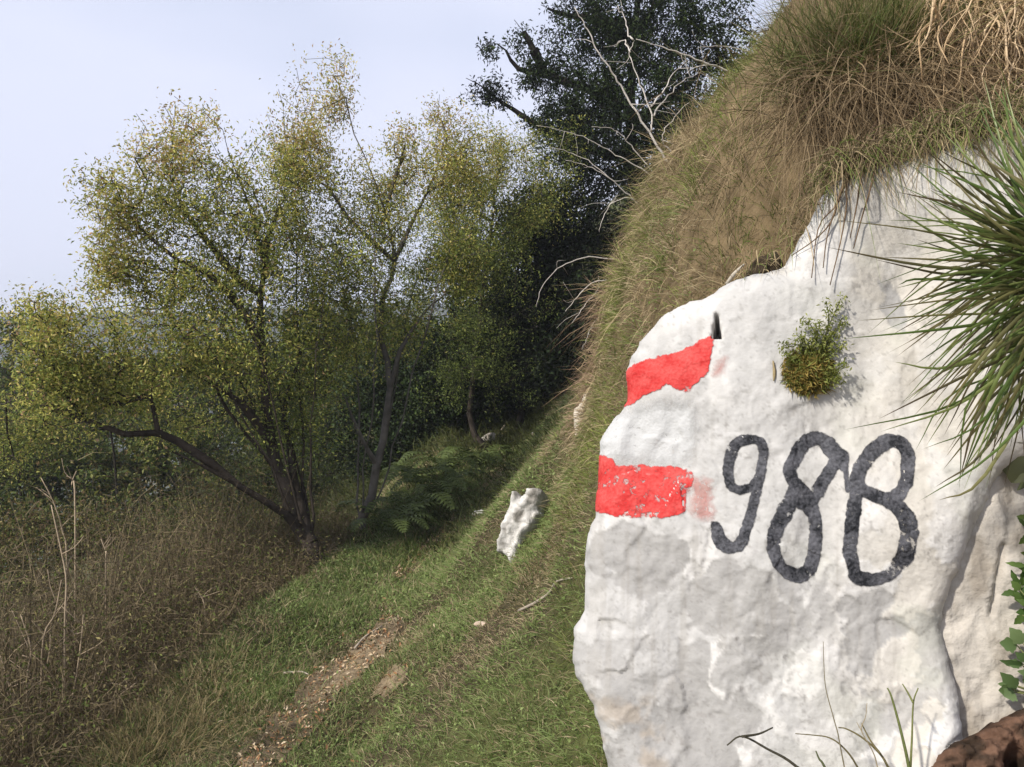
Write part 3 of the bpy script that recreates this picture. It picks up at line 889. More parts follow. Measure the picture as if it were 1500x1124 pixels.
# ------------------------------------------------------------------ the bluff: long dry grass hanging down
n = 185000
yy = 1.75 + 4.15 * RNG.uniform(0, 1, n) ** 1.5; xx = RNG.uniform(.15, 2.7, n)
nr, gr = nrm(xx, yy, .02)
k = RNG.uniform(0, 1, n) < np.sqrt(1 + gr ** 2) / 4.0
k &= (xx - XP(yy)) > 1.0
xx, yy, nr, gr = xx[k], yy[k], nr[k], gr[k]
P = np.stack([xx, yy, H(xx, yy)], -1)
k = in_view(P); P, nr, gr = P[k], nr[k], gr[k]; xx, yy = P[:, 0], P[:, 1]; n = len(P)
gn = fbm(xx * 1.8, yy * 1.1, P[:, 2] * 1.4, 4, 121)
green = RNG.uniform(0, 1, n) < np.clip(.55 + 1.5 * gn, .08, .92) * (1 - .75 * sstep(4.2, 4.9, yy))
cg = lerp3((.13, .17, .035), (.30, .325, .10), RNG.uniform(0, 1, n)); cs = lerp3((.26, .20, .105), (.54, .43, .26), RNG.uniform(0, 1, n))
rust = lerp3((.24, .16, .10), (.36, .25, .17), RNG.uniform(0, 1, n))
edge = (sstep(4.0, 4.8, yy) > RNG.uniform(.1, 1.3, n))
c = np.where(green[:, None], cg, np.where(edge[:, None], rust, cs)) * (1 + .25 * fbm(xx * 5, yy * 5, P[:, 2] * 5, 2, 122))[:, None]
low_ = sstep(1.12, 1.42, xx - XP(yy))
# every blade leans away from the heart of its own tussock
nc = 620
ci_ = RNG.integers(0, n, nc); cp = P[ci_]
ow = np.zeros(n, int); bd_ = np.full(n, 1e9)
for q in range(nc):
    d2 = ((P - cp[q]) ** 2).sum(1); k = d2 < bd_; bd_[k] = d2[k]; ow[k] = q
outv = P - cp[ow]; od = np.sqrt(bd_)
cg_ = RNG.uniform(0, 1, nc) < np.clip(.68 + 1.5 * gn[ci_], .15, .95); cl_ = RNG.uniform(.5, 1.5, nc); ct_ = RNG.uniform(.72, 1.3, nc)
green = np.where(RNG.uniform(0, 1, n) < .62, cg_[ow], green) & (RNG.uniform(0, 1, n) > .5 * sstep(4.2, 4.9, yy))
c = np.where(green[:, None], cg, np.where(edge[:, None], rust, cs)) * (ct_[ow] * (1 - .35 * np.clip(od / .2, 0, 1)))[:, None]
L = (.55 + .12 * yy) * np.where(green, RNG.uniform(.05, .17, n), RNG.uniform(.05, .19, n)) * cl_[ow] * (1.25 - np.clip(od / .22, 0, .8)) * (.4 + .6 * low_)
D = nr * .6 + np.array([-.1, -.08, .55]) + unit(outv) * np.clip(od / .1, 0, 1)[:, None] * .85 + RNG.normal(size=(n, 3)) * .3
D[:, 2] += np.where(green, .35, 0)
drp = np.where(green, RNG.uniform(.1, .8, n), RNG.uniform(.2, 1.3, n))
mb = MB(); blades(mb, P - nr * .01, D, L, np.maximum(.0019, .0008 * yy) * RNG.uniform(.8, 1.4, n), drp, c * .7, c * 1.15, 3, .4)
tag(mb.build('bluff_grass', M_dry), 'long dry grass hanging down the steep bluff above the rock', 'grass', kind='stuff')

# ------------------------------------------------------------------ tree builder
def grow(paths, targets, step=.14, sag=.12):
    """connects crown targets to a traced skeleton; returns nodes and parent indices"""
    N = []; par = []; PT = []
    for pth, att in paths:
        pts = np.asarray(pth)
        seg = np.linalg.norm(np.diff(pts, axis=0), axis=1).sum()
        pts = spline(pts, max(4, int(seg / step)))
        if att is None:
            prev = -1
        else:
            prev = int(np.argmin(np.linalg.norm(np.array(N) - pts[0], axis=1)))
            pts = pts[1:]
        PT += list(np.linspace(1.0 if att is None else .5 * att, .05 if att is None else .05 * att, len(pts)) ** 1.15)
        for p in pts:
            N.append(p + RNG.normal(size=3) * step * .06); par.append(prev); prev = len(N) - 1
    cap = len(N) + len(targets) * 14 + 10
    A = np.full((cap, 3), 1e6); A[:len(N)] = N; m = len(N)
    par = par + [0] * (cap - m)
    root = A[0].copy()
    dr_ = np.linalg.norm(A[:m] - root, axis=1); dist = np.full(cap, 1e6); dist[:m] = dr_
    order = np.argsort(np.min(np.linalg.norm(targets[:, None] - A[None, :m:3], axis=2), axis=1) + RNG.uniform(0, .3, len(targets)))
    tips = []
    for ti in order:
        T = targets[ti]
        dd = np.linalg.norm(A[:m] - T, axis=1) + .35 * np.maximum(0, A[:m, 2] - T[2]) + .12 * np.maximum(0, dist[:m] - np.linalg.norm(T - root))
        j = int(np.argmin(dd))
        v = T - A[j]; ln = np.linalg.norm(v)
        ns = max(1, min(12, int(ln / step + .5)))
        prev = j; s0 = A[j].copy()
        jit = RNG.normal(size=3) * ln * .08
        for q in range(1, ns + 1):
            t = q / ns
            p = s0 + v * t + (jit + np.array([0, 0, sag * ln])) * math.sin(math.pi * t) * .6
            if m >= cap: break
            A[m] = p; par[m] = prev; dist[m] = dist[prev] + ln / ns; prev = m; m += 1
        tips.append(prev)
    return A[:m], np.array(par[:m]), np.array(tips), PT

def tree(name, label, cat, paths, blobs, trunk_r, leaf_size, per, barkc, palette, leafmat=M_leaf, group=None, ratio=.45, tip_r=.0022, spread=.13, step=.14, bare_top=None, up=.35, sides=5, mul=1.0, lace=0.0):
    """paths: [(points, attach)], blobs: (centre, radius xyz, targets, palette mix)"""
    base = np.array(paths[0][0][0])
    T = []; pm = []
    for cen, rad, cnt, mix in blobs:
        cnt = int(cnt * mul)
        q = unit(RNG.normal(size=(cnt, 3))) * (RNG.uniform(0, 1, (cnt, 1)) ** .42)
        if lace:
            q = RNG.normal(size=(cnt, 3)) * .56
            q *= np.minimum(1, 1.45 / (np.linalg.norm(q, axis=1, keepdims=True) + 1e-9))
        tt = np.asarray(cen) + q * np.asarray(rad)
        if lace:
            hole = fbm(tt[:, 0] * 2.3, tt[:, 1] * 2.3, tt[:, 2] * 2.3, 2, 171) > -.16
            tt = tt[hole]
        T.append(tt); pm.append(np.tile(mix, (len(tt), 1)))
    T = np.concatenate(T); pm = np.concatenate(pm)
    A, par, tips, PT = grow(paths, T, step)
    r = np.full(len(A), 0.0); r[:] = 0
    acc = np.zeros(len(A)); child = np.zeros(len(A), bool)
    child[par[par >= 0]] = True
    acc[~child] = tip_r ** 2.3
    for i in range(len(A) - 1, 0, -1):
        if par[i] >= 0: acc[par[i]] += acc[i]
    r = acc ** (1 / 2.3)
    sc = trunk_r / r[0]
    r = np.where(r > tip_r * 3, tip_r * 3 + (r - tip_r * 3) * max(.1, (trunk_r - tip_r * 3) / max(1e-6, r[0] - tip_r * 3)), r)
    r[:len(PT)] = np.maximum(r[:len(PT)] * .6, np.array(PT) * trunk_r)
    root = empty(name, base)
    tag(root, label, cat, group)
    k = par >= 0
    thick = r > .012
    mb = MB()
    i = np.nonzero(k & thick)[0]
    bc = np.asarray(barkc)
    if len(i):
        segs(mb, A[par[i]] , A[i] + (A[i] - A[par[i]]) * .06, r[par[i]] if False else np.minimum(r[par[i]], r[i] * 1.25), r[i], bc * (1 + .15 * RNG.normal(size=(len(i), 1))).clip(.5, 1.6), 7)
    i = np.nonzero(k & ~thick)[0]
    segs(mb, A[par[i]], A[i], np.minimum(r[par[i]], r[i] * 1.3), r[i], bc * 1.1, 3)
    # root flare
    fl = np.array([base + np.array([0, 0, -.25]), base + np.array([0, 0, .0]), A[1], A[2]])
    tube(mb, fl, [trunk_r * 1.5, trunk_r * 1.3, r[1] * 1.05, r[2]], bc, 8)
    mb.build('trunk', M_bark, root)
    # leaves near every tip
    P = []; Cc = []
    pal = np.asarray(palette)
    tb = A[np.maximum(par[tips], 0)]
    order = np.argsort(np.min(np.linalg.norm(T[:, None] - A[tips][None], axis=2), axis=1)) if False else None
    # recover mix by nearest target
    near = np.array([int(np.argmin(((T - a) ** 2).sum(1))) for a in A[tips]])
    mix = pm[near]
    nt = len(tips)
    cnt = np.maximum(1, (per * RNG.uniform(.1, 1.9, nt))).astype(int)
    rep = np.repeat(np.arange(nt), cnt)
    t = RNG.uniform(-.4, 1.08, (len(rep), 1))
    P = A[tips][rep] * t + tb[rep] * (1 - t) + np.clip(RNG.normal(size=(len(rep), 3)), -1.5, 1.5) * spread * .42
    wsum = np.cumsum(mix, 1) / mix.sum(1, keepdims=True)
    rr_ = RNG.uniform(0, 1, (len(rep), 1))
    ci = (rr_ > wsum[rep]).sum(1).clip(0, len(pal) - 1)
    tint = (1 + .22 * RNG.normal(size=(nt, 1))).clip(.5, 1.6)[rep]
    mb = MB()
    leaves(mb, P, leaf_size * RNG.uniform(.6, 1.35, len(rep)), (pal[ci] * tint).clip(0, .9), ratio, up=up)
    mb.build('crown', leafmat, root)
    return root

def path_px(pts, d, d2=None, bend=0.0):
    pts = np.asarray(pts, float)
    dd = np.linspace(d, d if d2 is None else d2, len(pts))
    return W(pts[:, 0], pts[:, 1], dd)

def blob(u, v, d, ru, rv, cnt, mix, rd=None):
    k = d / FPX
    return (W(u, v, d), np.array([ru * k, (rd if rd else (ru + rv) / 2 * .9 * k), rv * k]), cnt, mix)

# palette: 0 green, 1 yellow green, 2 yellow, 3 rust, 4 dark green
PAL = [(.20, .245, .055), (.41, .40, .095), (.58, .48, .16), (.48, .31, .16), (.085, .11, .028)]
Ba = hit(465, 828); da = Ba[1]

GRN = (.5, .4, .05, .02, .1); YEL = (.15, .5, .28, .07, 0); RUS = (.1, .3, .35, .25, 0); MID = (.35, .45, .12, .03, .08); DRK = (.5, .15, 0, 0, .4)
barkd = (.045, .036, .028)
tree('multistem_tree', 'multi-stemmed tree with long low limbs reaching left and yellowing airy crown', 'tree',
     [(np.concatenate([[Ba], path_px([(452, 800), (425, 735), (408, 690), (396, 640), (386, 560), (380, 480), (385, 410), (374, 330), (345, 250), (325, 190)], da, da + .3)]), None),
      (path_px([(455, 805), (420, 755), (392, 738), (350, 712), (300, 682), (255, 662), (215, 658)], da, da - .6), 1),
      (path_px([(345, 710), (310, 678), (262, 646), (230, 633), (180, 636), (125, 616), (100, 580), (50, 552), (0, 538), (-40, 530)], da - .3, da - .9), 1),
      (path_px([(125, 616), (60, 590), (10, 575)], da - .7, da - .5), 1),
      (path_px([(452, 790), (430, 700), (422, 640), (418, 600), (440, 520), (470, 440), (480, 380)], da, da + .7), 1),
      (path_px([(396, 640), (355, 592), (320, 570), (270, 540)], da + .05, da - .3), 1),
      (path_px([(384, 520), (355, 450), (310, 405), (255, 375), (200, 330), (170, 270)], da + .1, da - .2), 1),
      (path_px([(382, 440), (330, 380), (280, 330), (250, 260), (235, 200)], da + .15, da + .4), 1),
      (path_px([(380, 400), (400, 330), (430, 270)], da + .2, da + .5), 1),
      (path_px([(230, 633), (224, 600), (222, 560)], da - .5, da - .5), .5)]
     + [(path_px([(452 + o_, 800), (440 + o_ * 1.5 + w_ * .1, 700), (430 + w_ * .5, 600), (420 + w_ * .8, 480), (415 + w_, t_)], da, da + q_), .42) for o_, w_, t_, q_ in
        [(-10, -120, 330, .5), (-4, -60, 380, -.5), (2, 20, 330, .6), (6, 60, 420, .2), (-8, -200, 420, .3), (-12, -160, 520, -.5), (3, -30, 450, .8)]],
     [blob(300, 215, da + .2, 75, 55, 80, RUS), blob(240, 230, da + .1, 60, 55, 60, RUS), blob(160, 228, da, 16, 14, 10, RUS), blob(170, 300, da - .2, 35, 60, 60, YEL), blob(165, 375, da - .2, 35, 60, 70, YEL),
      blob(240, 320, da, 70, 65, 110, MID), blob(330, 300, da + .1, 75, 80, 130, MID), blob(250, 420, da - .1, 90, 45, 120, MID), blob(360, 420, da + .2, 90, 80, 150, GRN), blob(390, 250, da + .4, 45, 60, 60, MID),
      blob(200, 510, da - .4, 120, 60, 160, MID), blob(330, 530, da, 100, 80, 150, GRN), blob(60, 520, da - .8, 80, 60, 120, MID), blob(90, 470, da - .6, 60, 40, 70, YEL), blob(30, 640, da + .6, 70, 50, 70, GRN),
      blob(170, 575, da + .4, 90, 30, 60, GRN), blob(300, 620, da + .8, 90, 40, 60, GRN), blob(440, 520, da + .5, 60, 100, 120, GRN), blob(430, 640, da + .2, 60, 80, 70, DRK), blob(400, 330, da + .3, 60, 60, 70, MID), blob(120, 560, da - .7, 90, 50, 90, MID)],
     .075, .031, 30, barkd, PAL, mul=1.6, lace=.9, spread=.18, ratio=.38, step=.19)

Bb = hit(528, 788); db = Bb[1] + .2
Bb = G(Bb[0] + (528 - 750) / FPX * .2, db)
palebark = (.10, .09, .078)
tree('pale_stemmed_tree', 'tall slender tree with pale stems and rusty top beside the multi-stemmed one', 'tree',
     [(np.concatenate([[Bb], path_px([(532, 770), (551, 690), (565, 625), (569, 545), (557, 475), (561, 440), (574, 400), (570, 340), (548, 260), (518, 190), (500, 125)], db, db + .3)]), None),
      (path_px([(549, 700), (535, 650), (515, 600), (492, 555), (470, 520)], db, db - .3), 1),
      (path_px([(566, 560), (590, 512), (605, 480), (625, 455), (655, 430), (690, 380)], db, db + .5), 1),
      (path_px([(572, 390), (605, 320), (640, 250), (650, 190)], db + .1, db + .5), 1),
      (path_px([(560, 300), (590, 230), (600, 180)], db + .2, db), 1),
      (path_px([(571, 380), (520, 330), (470, 270), (430, 240)], db + .1, db - .1), 1)]
     + [(path_px([(532 + o_, 770), (545 + o_ * 2 + w_ * .1, 680), (560 + w_ * .4, 560), (570 + w_ * .7, 430), (575 + w_, t_)], db, db + q_), .5) for o_, w_, t_, q_ in
        [(-6, -90, 380, .4), (4, 50, 380, .5), (8, 100, 330, .3), (-3, -30, 300, -.4)]],
     [blob(490, 135, db + .2, 46, 40, 75, RUS), blob(450, 200, db + .1, 48, 60, 100, RUS), blob(520, 215, db + .2, 50, 60, 90, YEL), blob(570, 250, db + .3, 40, 50, 50, YEL), blob(430, 260, db - .1, 45, 50, 60, YEL), blob(660, 390, db + .4, 60, 50, 90, GRN), blob(460, 300, db, 60, 55, 80, MID), blob(540, 320, db + .2, 60, 60, 80, MID),
      blob(640, 180, db + .4, 32, 28, 24, RUS), blob(595, 195, db + .2, 14, 32, 12, RUS), blob(610, 260, db + .3, 60, 50, 70, YEL), blob(640, 330, db + .4, 65, 65, 120, MID), blob(500, 400, db - .1, 80, 60, 120, GRN), blob(600, 410, db + .3, 75, 65, 150, GRN),
      blob(480, 480, db - .2, 60, 60, 80, GRN), blob(560, 480, db + .3, 60, 50, 60, GRN), blob(680, 240, db + .5, 50, 50, 60, YEL)],
     .046, .031, 30, palebark, PAL, mul=2.0, lace=.8, spread=.18, ratio=.38, step=.19)

# a rounder yellow-green tree in front of the evergreens
Bc = G(-.35, 9.6)
tree('leafy_tree', 'dense yellow-green leafy tree against the dark evergreen', 'tree',
     [(np.array([Bc, W(690, 620, 9.6), W(700, 480, 9.7), W(715, 380, 9.7), W(725, 300, 9.7)]), None)],
     [blob(720, 240, 9.5, 75, 55, 170, (.25, .5, .2, .02, .05)), blob(680, 310, 9.4, 75, 65, 210, (.4, .4, .05, 0, .15)), blob(770, 300, 9.6, 65, 70, 170, (.4, .3, .03, 0, .3)), blob(720, 390, 9.4, 80, 70, 160, (.4, .1, 0, 0, .5)),
      blob(650, 410, 9.4, 70, 65, 180, (.4, .2, 0, 0, .4)), blob(820, 230, 9.8, 40, 50, 70, (.3, .2, 0, 0, .5)), blob(700, 470, 9.2, 80, 60, 110, (.3, .05, 0, 0, .65)), blob(690, 550, 9.2, 70, 50, 80, (.3, 0, 0, 0, .7))],
     .05, .033, 38, barkd, PAL, mul=1.6, lace=.5, spread=.18, ratio=.38, step=.2)

# the big dark evergreen above the bluff
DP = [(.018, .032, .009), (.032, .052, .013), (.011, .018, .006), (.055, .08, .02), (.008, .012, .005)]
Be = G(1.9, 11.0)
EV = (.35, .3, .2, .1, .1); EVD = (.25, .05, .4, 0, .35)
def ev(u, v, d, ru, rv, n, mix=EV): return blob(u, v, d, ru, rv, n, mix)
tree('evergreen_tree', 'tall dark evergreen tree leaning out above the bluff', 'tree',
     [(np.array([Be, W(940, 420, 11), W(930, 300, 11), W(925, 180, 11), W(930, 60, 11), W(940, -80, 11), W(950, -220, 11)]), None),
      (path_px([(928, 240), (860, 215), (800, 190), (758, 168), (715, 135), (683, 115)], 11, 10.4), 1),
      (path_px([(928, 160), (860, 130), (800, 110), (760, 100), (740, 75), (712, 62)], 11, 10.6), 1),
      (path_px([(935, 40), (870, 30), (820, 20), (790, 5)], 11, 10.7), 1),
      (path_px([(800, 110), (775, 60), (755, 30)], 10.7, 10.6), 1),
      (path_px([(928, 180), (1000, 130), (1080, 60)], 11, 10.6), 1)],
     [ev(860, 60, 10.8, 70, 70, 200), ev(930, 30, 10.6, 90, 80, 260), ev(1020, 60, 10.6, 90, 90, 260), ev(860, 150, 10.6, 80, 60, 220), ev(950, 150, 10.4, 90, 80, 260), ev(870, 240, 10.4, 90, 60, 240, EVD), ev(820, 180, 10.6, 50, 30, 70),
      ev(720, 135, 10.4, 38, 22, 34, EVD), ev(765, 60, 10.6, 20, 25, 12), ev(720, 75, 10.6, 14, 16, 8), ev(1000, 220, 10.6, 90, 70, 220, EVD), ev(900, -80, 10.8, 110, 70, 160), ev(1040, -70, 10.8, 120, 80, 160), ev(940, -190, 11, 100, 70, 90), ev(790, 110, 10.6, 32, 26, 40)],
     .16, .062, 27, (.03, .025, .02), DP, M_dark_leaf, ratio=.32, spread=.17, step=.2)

def dark_bush(u, v, d, label, blobs, per=26, group='dark thicket behind the bluff', pal=DP, size=.055, tr=.05, mat=M_dark_leaf, name='evergreen_bush'):
    x = (u - 750) / FPX * d
    b = G(x, d)
    top = W(u, v, d)
    mid = (b + top) / 2 + np.array([.08, 0, 0])
    return tree(name, label, 'bush', [(np.array([b, mid, top]), None)], blobs, tr, size, per, (.03, .026, .02), pal, mat, group, ratio=.5, spread=.19, step=.3)

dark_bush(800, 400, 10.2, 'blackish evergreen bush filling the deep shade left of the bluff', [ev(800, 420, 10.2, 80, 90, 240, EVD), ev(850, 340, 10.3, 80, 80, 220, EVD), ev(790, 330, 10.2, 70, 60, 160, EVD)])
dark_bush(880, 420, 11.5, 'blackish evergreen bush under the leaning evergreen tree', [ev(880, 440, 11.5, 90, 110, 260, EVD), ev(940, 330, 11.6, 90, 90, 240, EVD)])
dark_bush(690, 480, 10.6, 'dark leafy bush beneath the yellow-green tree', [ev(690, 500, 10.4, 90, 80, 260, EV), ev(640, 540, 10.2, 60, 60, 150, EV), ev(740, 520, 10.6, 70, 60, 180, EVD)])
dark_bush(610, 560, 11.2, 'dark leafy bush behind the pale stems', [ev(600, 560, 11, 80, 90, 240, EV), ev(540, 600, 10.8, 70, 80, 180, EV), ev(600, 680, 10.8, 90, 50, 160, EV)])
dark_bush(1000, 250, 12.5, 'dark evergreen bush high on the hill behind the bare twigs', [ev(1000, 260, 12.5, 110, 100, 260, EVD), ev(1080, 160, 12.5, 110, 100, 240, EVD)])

# undergrowth bushes below the trees and out along the falling slope
OP = [(.07, .095, .022), (.13, .14, .035), (.21, .17, .06), (.18, .12, .065), (.038, .052, .016)]
UG = (.35, .2, .1, .1, .25); UB = (.15, .25, .25, .2, .15)
def ubush(u, v, d, label, blobs, per=20, size=.04):
    return dark_bush(u, v, d, label, blobs, per, 'undergrowth bushes below the trees', OP, size, .025, M_leaf, 'bramble_bush')
ubush(330, 770, 8.4, 'olive bramble bush under the long low limb', [blob(330, 775, 8.3, 90, 45, 190, UG), blob(240, 790, 8.2, 80, 60, 150, UG)])
ubush(400, 800, 7.8, 'dark bramble bush at the foot of the multi-stemmed tree', [blob(395, 800, 7.4, 60, 40, 120, UG), blob(330, 850, 6.6, 70, 40, 110, UG)])
ubush(130, 760, 8.2, 'brownish bramble bush among the dead stalks', [blob(140, 770, 8.0, 100, 50, 180, UB), blob(40, 780, 7.8, 80, 50, 150, UB)])
ubush(160, 560, 11.0, 'grey-green bush behind the low limbs', [blob(160, 580, 11, 140, 60, 200, UG), blob(40, 600, 11, 90, 60, 120, UG)])
ubush(0, 760, 8.6, 'olive thorn bush at the far edge of the dead brush', [blob(0, 780, 8.6, 80, 60, 160, UG), blob(40, 860, 8.2, 80, 60, 160, UG), blob(-60, 850, 8.4, 70, 70, 100, UG)], 26, .05)
ubush(450, 690, 11.5, 'shadowy bush between the two trees', [blob(450, 700, 11.3, 90, 80, 200, (.3, .05, 0, 0, .65)), blob(380, 650, 11.5, 80, 60, 130, (.4, .1, 0, 0, .5))])
ubush(20, 480, 9.4, 'yellow-green bush with arching twigs at the edge of the drop', [blob(30, 490, 9.4, 80, 50, 110, (.3, .5, .15, .05, 0)), blob(20, 640, 9.2, 70, 80, 120, (.35, .45, .1, .05, .05)), blob(100, 600, 9.4, 80, 80, 110, (.35, .4, .1, .05, .1))], 16, .045)

FP = [(.085, .12, .026), (.17, .18, .045), (.24, .19, .07), (.2, .13, .07), (.045, .06, .02)]
for (u, v, d, lab, bl) in [
    (60, 640, 13, 'bushy tree growing below the drop behind the long low limb', [(60, 650, 110, 70), (-20, 720, 100, 90), (140, 740, 110, 80)]),
    (230, 640, 14, 'rounded bushy tree down the slope behind the fork of the limbs', [(230, 640, 110, 80), (300, 740, 110, 80), (180, 700, 100, 80)]),
    (390, 620, 14, 'dark bushy tree down the slope behind the multiple stems', [(390, 630, 90, 100), (430, 740, 100, 90), (350, 560, 70, 60)]),
    (-20, 560, 19, 'distant green tree below the drop at the foot of the misty ridge', [(-20, 580, 110, 60), (60, 600, 100, 60), (0, 680, 120, 70)]),
    (150, 560, 20, 'distant green tree seen through the gap above the low limb', [(150, 570, 100, 60), (220, 590, 100, 70), (120, 680, 110, 70)]),
    (300, 540, 20, 'distant green tree seen between the stems of the airy crown', [(300, 560, 100, 70), (380, 540, 100, 80), (300, 660, 110, 70)]),
    (470, 500, 19, 'distant green tree seen between the two trees', [(470, 520, 90, 80), (540, 500, 80, 80), (450, 620, 110, 80)]),
    (500, 600, 13, 'dark bushy tree down the slope between the two trunks', [(500, 610, 80, 110), (520, 720, 90, 80), (560, 560, 60, 70)])]:
    dark_bush(u, v, d, lab, [blob(a, b, d + RNG.uniform(-.5, .5), c_, e, 150, (.45, .3, .06, .04, .15) if u < 300 else (.45, .2, .02, .02, .3)) for a, b, c_, e in bl], 30, 'bushy trees down the slope', FP if u < 300 else OP, .09 if d < 16 else .14, .06, M_leaf, 'bushy_tree')
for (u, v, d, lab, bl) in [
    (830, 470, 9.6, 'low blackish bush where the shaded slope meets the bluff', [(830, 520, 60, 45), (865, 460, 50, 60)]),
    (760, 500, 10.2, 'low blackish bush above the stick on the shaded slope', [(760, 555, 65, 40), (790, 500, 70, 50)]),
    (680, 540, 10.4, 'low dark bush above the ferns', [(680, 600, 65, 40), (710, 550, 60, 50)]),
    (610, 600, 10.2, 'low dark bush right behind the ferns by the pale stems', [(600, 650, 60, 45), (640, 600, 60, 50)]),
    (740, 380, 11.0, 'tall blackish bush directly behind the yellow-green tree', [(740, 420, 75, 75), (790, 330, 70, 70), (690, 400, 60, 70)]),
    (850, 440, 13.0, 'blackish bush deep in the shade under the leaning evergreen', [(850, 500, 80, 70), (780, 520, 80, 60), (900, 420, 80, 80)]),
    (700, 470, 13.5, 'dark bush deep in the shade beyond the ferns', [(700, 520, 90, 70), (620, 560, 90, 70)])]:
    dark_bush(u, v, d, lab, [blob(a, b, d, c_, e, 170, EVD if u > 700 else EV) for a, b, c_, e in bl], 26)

# ------------------------------------------------------------------ dead brush on the drop (one mass) and the stalks that stand out
n = 11000
yy = RNG.uniform(2.6, 7.2, n); xx = XP(yy) - .78 - RNG.uniform(0, 1, n) ** 1.2 * 2.6
P = np.stack([xx, yy, H(xx, yy)], -1)
k = in_view(P + np.array([0, 0, .6]), 300); P = P[k]; xx, yy = P[:, 0], P[:, 1]; n = len(P)
off = np.clip((XP(yy) - .78 - xx) / .9, .1, 1)
L = RNG.uniform(.5, 1.65, n) * off
c = lerp3((.075, .058, .036), (.30, .235, .14), RNG.uniform(0, 1, n) ** 1.9)
mb = MB()
blades(mb, P, np.array([.0, -.05, 1.0]) + RNG.normal(size=(n, 3)) * np.array([.2, .2, .05]), L, RNG.uniform(.004, .008, n), RNG.uniform(0, .2, n), c, c * 1.15, 3, .3)
# side twigs and shrivelled leaves
rep = np.repeat(np.arange(n), 3)
t = RNG.uniform(.25, 1, (len(rep), 1))
Q = P[rep] + np.array([0, 0, 1.0]) * (L[rep][:, None] * t) + RNG.normal(size=(len(rep), 3)) * .09 * off[rep][:, None]
cc = lerp3((.085, .065, .04), (.23, .18, .105), RNG.uniform(0, 1, len(rep)))
blades(mb, Q, RNG.normal(size=(len(rep), 3)) + np.array([0, 0, .5]), RNG.uniform(.06, .22, len(rep)), .004, .4, cc, cc * 1.1, 2, .5)
rep = np.repeat(np.arange(n), 5)
t = RNG.uniform(.3, 1.05, (len(rep), 1))
Q = P[rep] + np.array([0, 0, 1.0]) * (L[rep][:, None] * t) + RNG.normal(size=(len(rep), 3)) * .1
pal = np.array([[.12, .095, .05], [.16, .14, .06], [.095, .115, .032], [.14, .155, .045], [.22, .19, .08]])
hi = (t[:, 0] > .7) & (RNG.uniform(0, 1, len(rep)) < .6)
ci = np.where(hi, RNG.integers(2, 5, len(rep)), RNG.integers(0, 3, len(rep)))
leaves(mb, Q, RNG.uniform(.012, .03, len(rep)), pal[ci], .4)
tag(mb.build('dead_brush', M_dry), 'tangled brown dead brush filling the drop left of the footpath', 'brush', kind='stuff')

STALK = [[(98, 830), (92, 780), (78, 735), (60, 700)], [(95, 920), (97, 850), (88, 800), (75, 740)], [(28, 1080), (20, 1030), (8, 985), (0, 960)], [(62, 950), (80, 900), (90, 850)], [(100, 1060), (112, 990), (120, 930), (122, 900)],
         [(60, 1020), (72, 960), (74, 925)], [(125, 1070), (135, 1020), (140, 985)], [(150, 1040), (180, 1015), (200, 1000)], [(155, 830), (155, 810), (148, 790)], [(40, 1000), (45, 950), (30, 900)],
         [(10, 1110), (18, 1060), (24, 1040)], [(85, 1075), (88, 1030), (70, 990)], [(300, 890), (292, 870), (285, 860)], [(110, 740), (105, 710), (112, 690)]]
for st in STALK:
    d = 3.6 if st[0][1] > 900 else 4.6
    top = path_px(st, d, d + .05)
    b = G(top[0][0], d, -.03)
    pts = spline(np.concatenate([[b], top]) if b[2] < top[0][2] - .05 else top, 14)
    m = MB(); r = np.linspace(.006, .0025, 14)
    cc = np.array([.36, .28, .19]) * RNG.uniform(.8, 1.15)
    tube(m, pts, r, cc, 5)
    for q in range(3):
        i = RNG.integers(7, 12); e = pts[i] + RNG.normal(size=3) * np.array([.08, .04, .04]) + np.array([0, 0, .09])
        tube(m, spline(np.array([pts[i], (pts[i] + e) / 2 + RNG.normal(size=3) * .01, e]), 5), np.linspace(.003, .0012, 5), cc, 4)
    o = m.build('dry_stalk', M_twig, origin=pts[0])
    tag(o, 'pale dry stalk standing out among the dead brush', 'stalk', 'pale stalks in the dead brush')

# ------------------------------------------------------------------ shaded slope: rough undergrowth and ferns
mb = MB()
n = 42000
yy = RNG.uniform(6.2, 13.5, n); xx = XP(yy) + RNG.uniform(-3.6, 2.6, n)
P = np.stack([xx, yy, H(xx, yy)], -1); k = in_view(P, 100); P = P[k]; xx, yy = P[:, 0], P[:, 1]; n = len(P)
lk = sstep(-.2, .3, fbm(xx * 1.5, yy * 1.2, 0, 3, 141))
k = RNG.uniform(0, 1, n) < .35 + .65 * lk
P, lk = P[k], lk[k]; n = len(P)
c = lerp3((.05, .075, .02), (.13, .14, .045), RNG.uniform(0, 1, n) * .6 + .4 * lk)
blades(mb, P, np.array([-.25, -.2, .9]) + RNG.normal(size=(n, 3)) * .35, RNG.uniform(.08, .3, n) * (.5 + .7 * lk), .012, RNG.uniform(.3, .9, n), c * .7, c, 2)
tag(mb.build('undergrowth', M_grass), 'rough shaded undergrowth below the dark trees', 'undergrowth', kind='stuff')

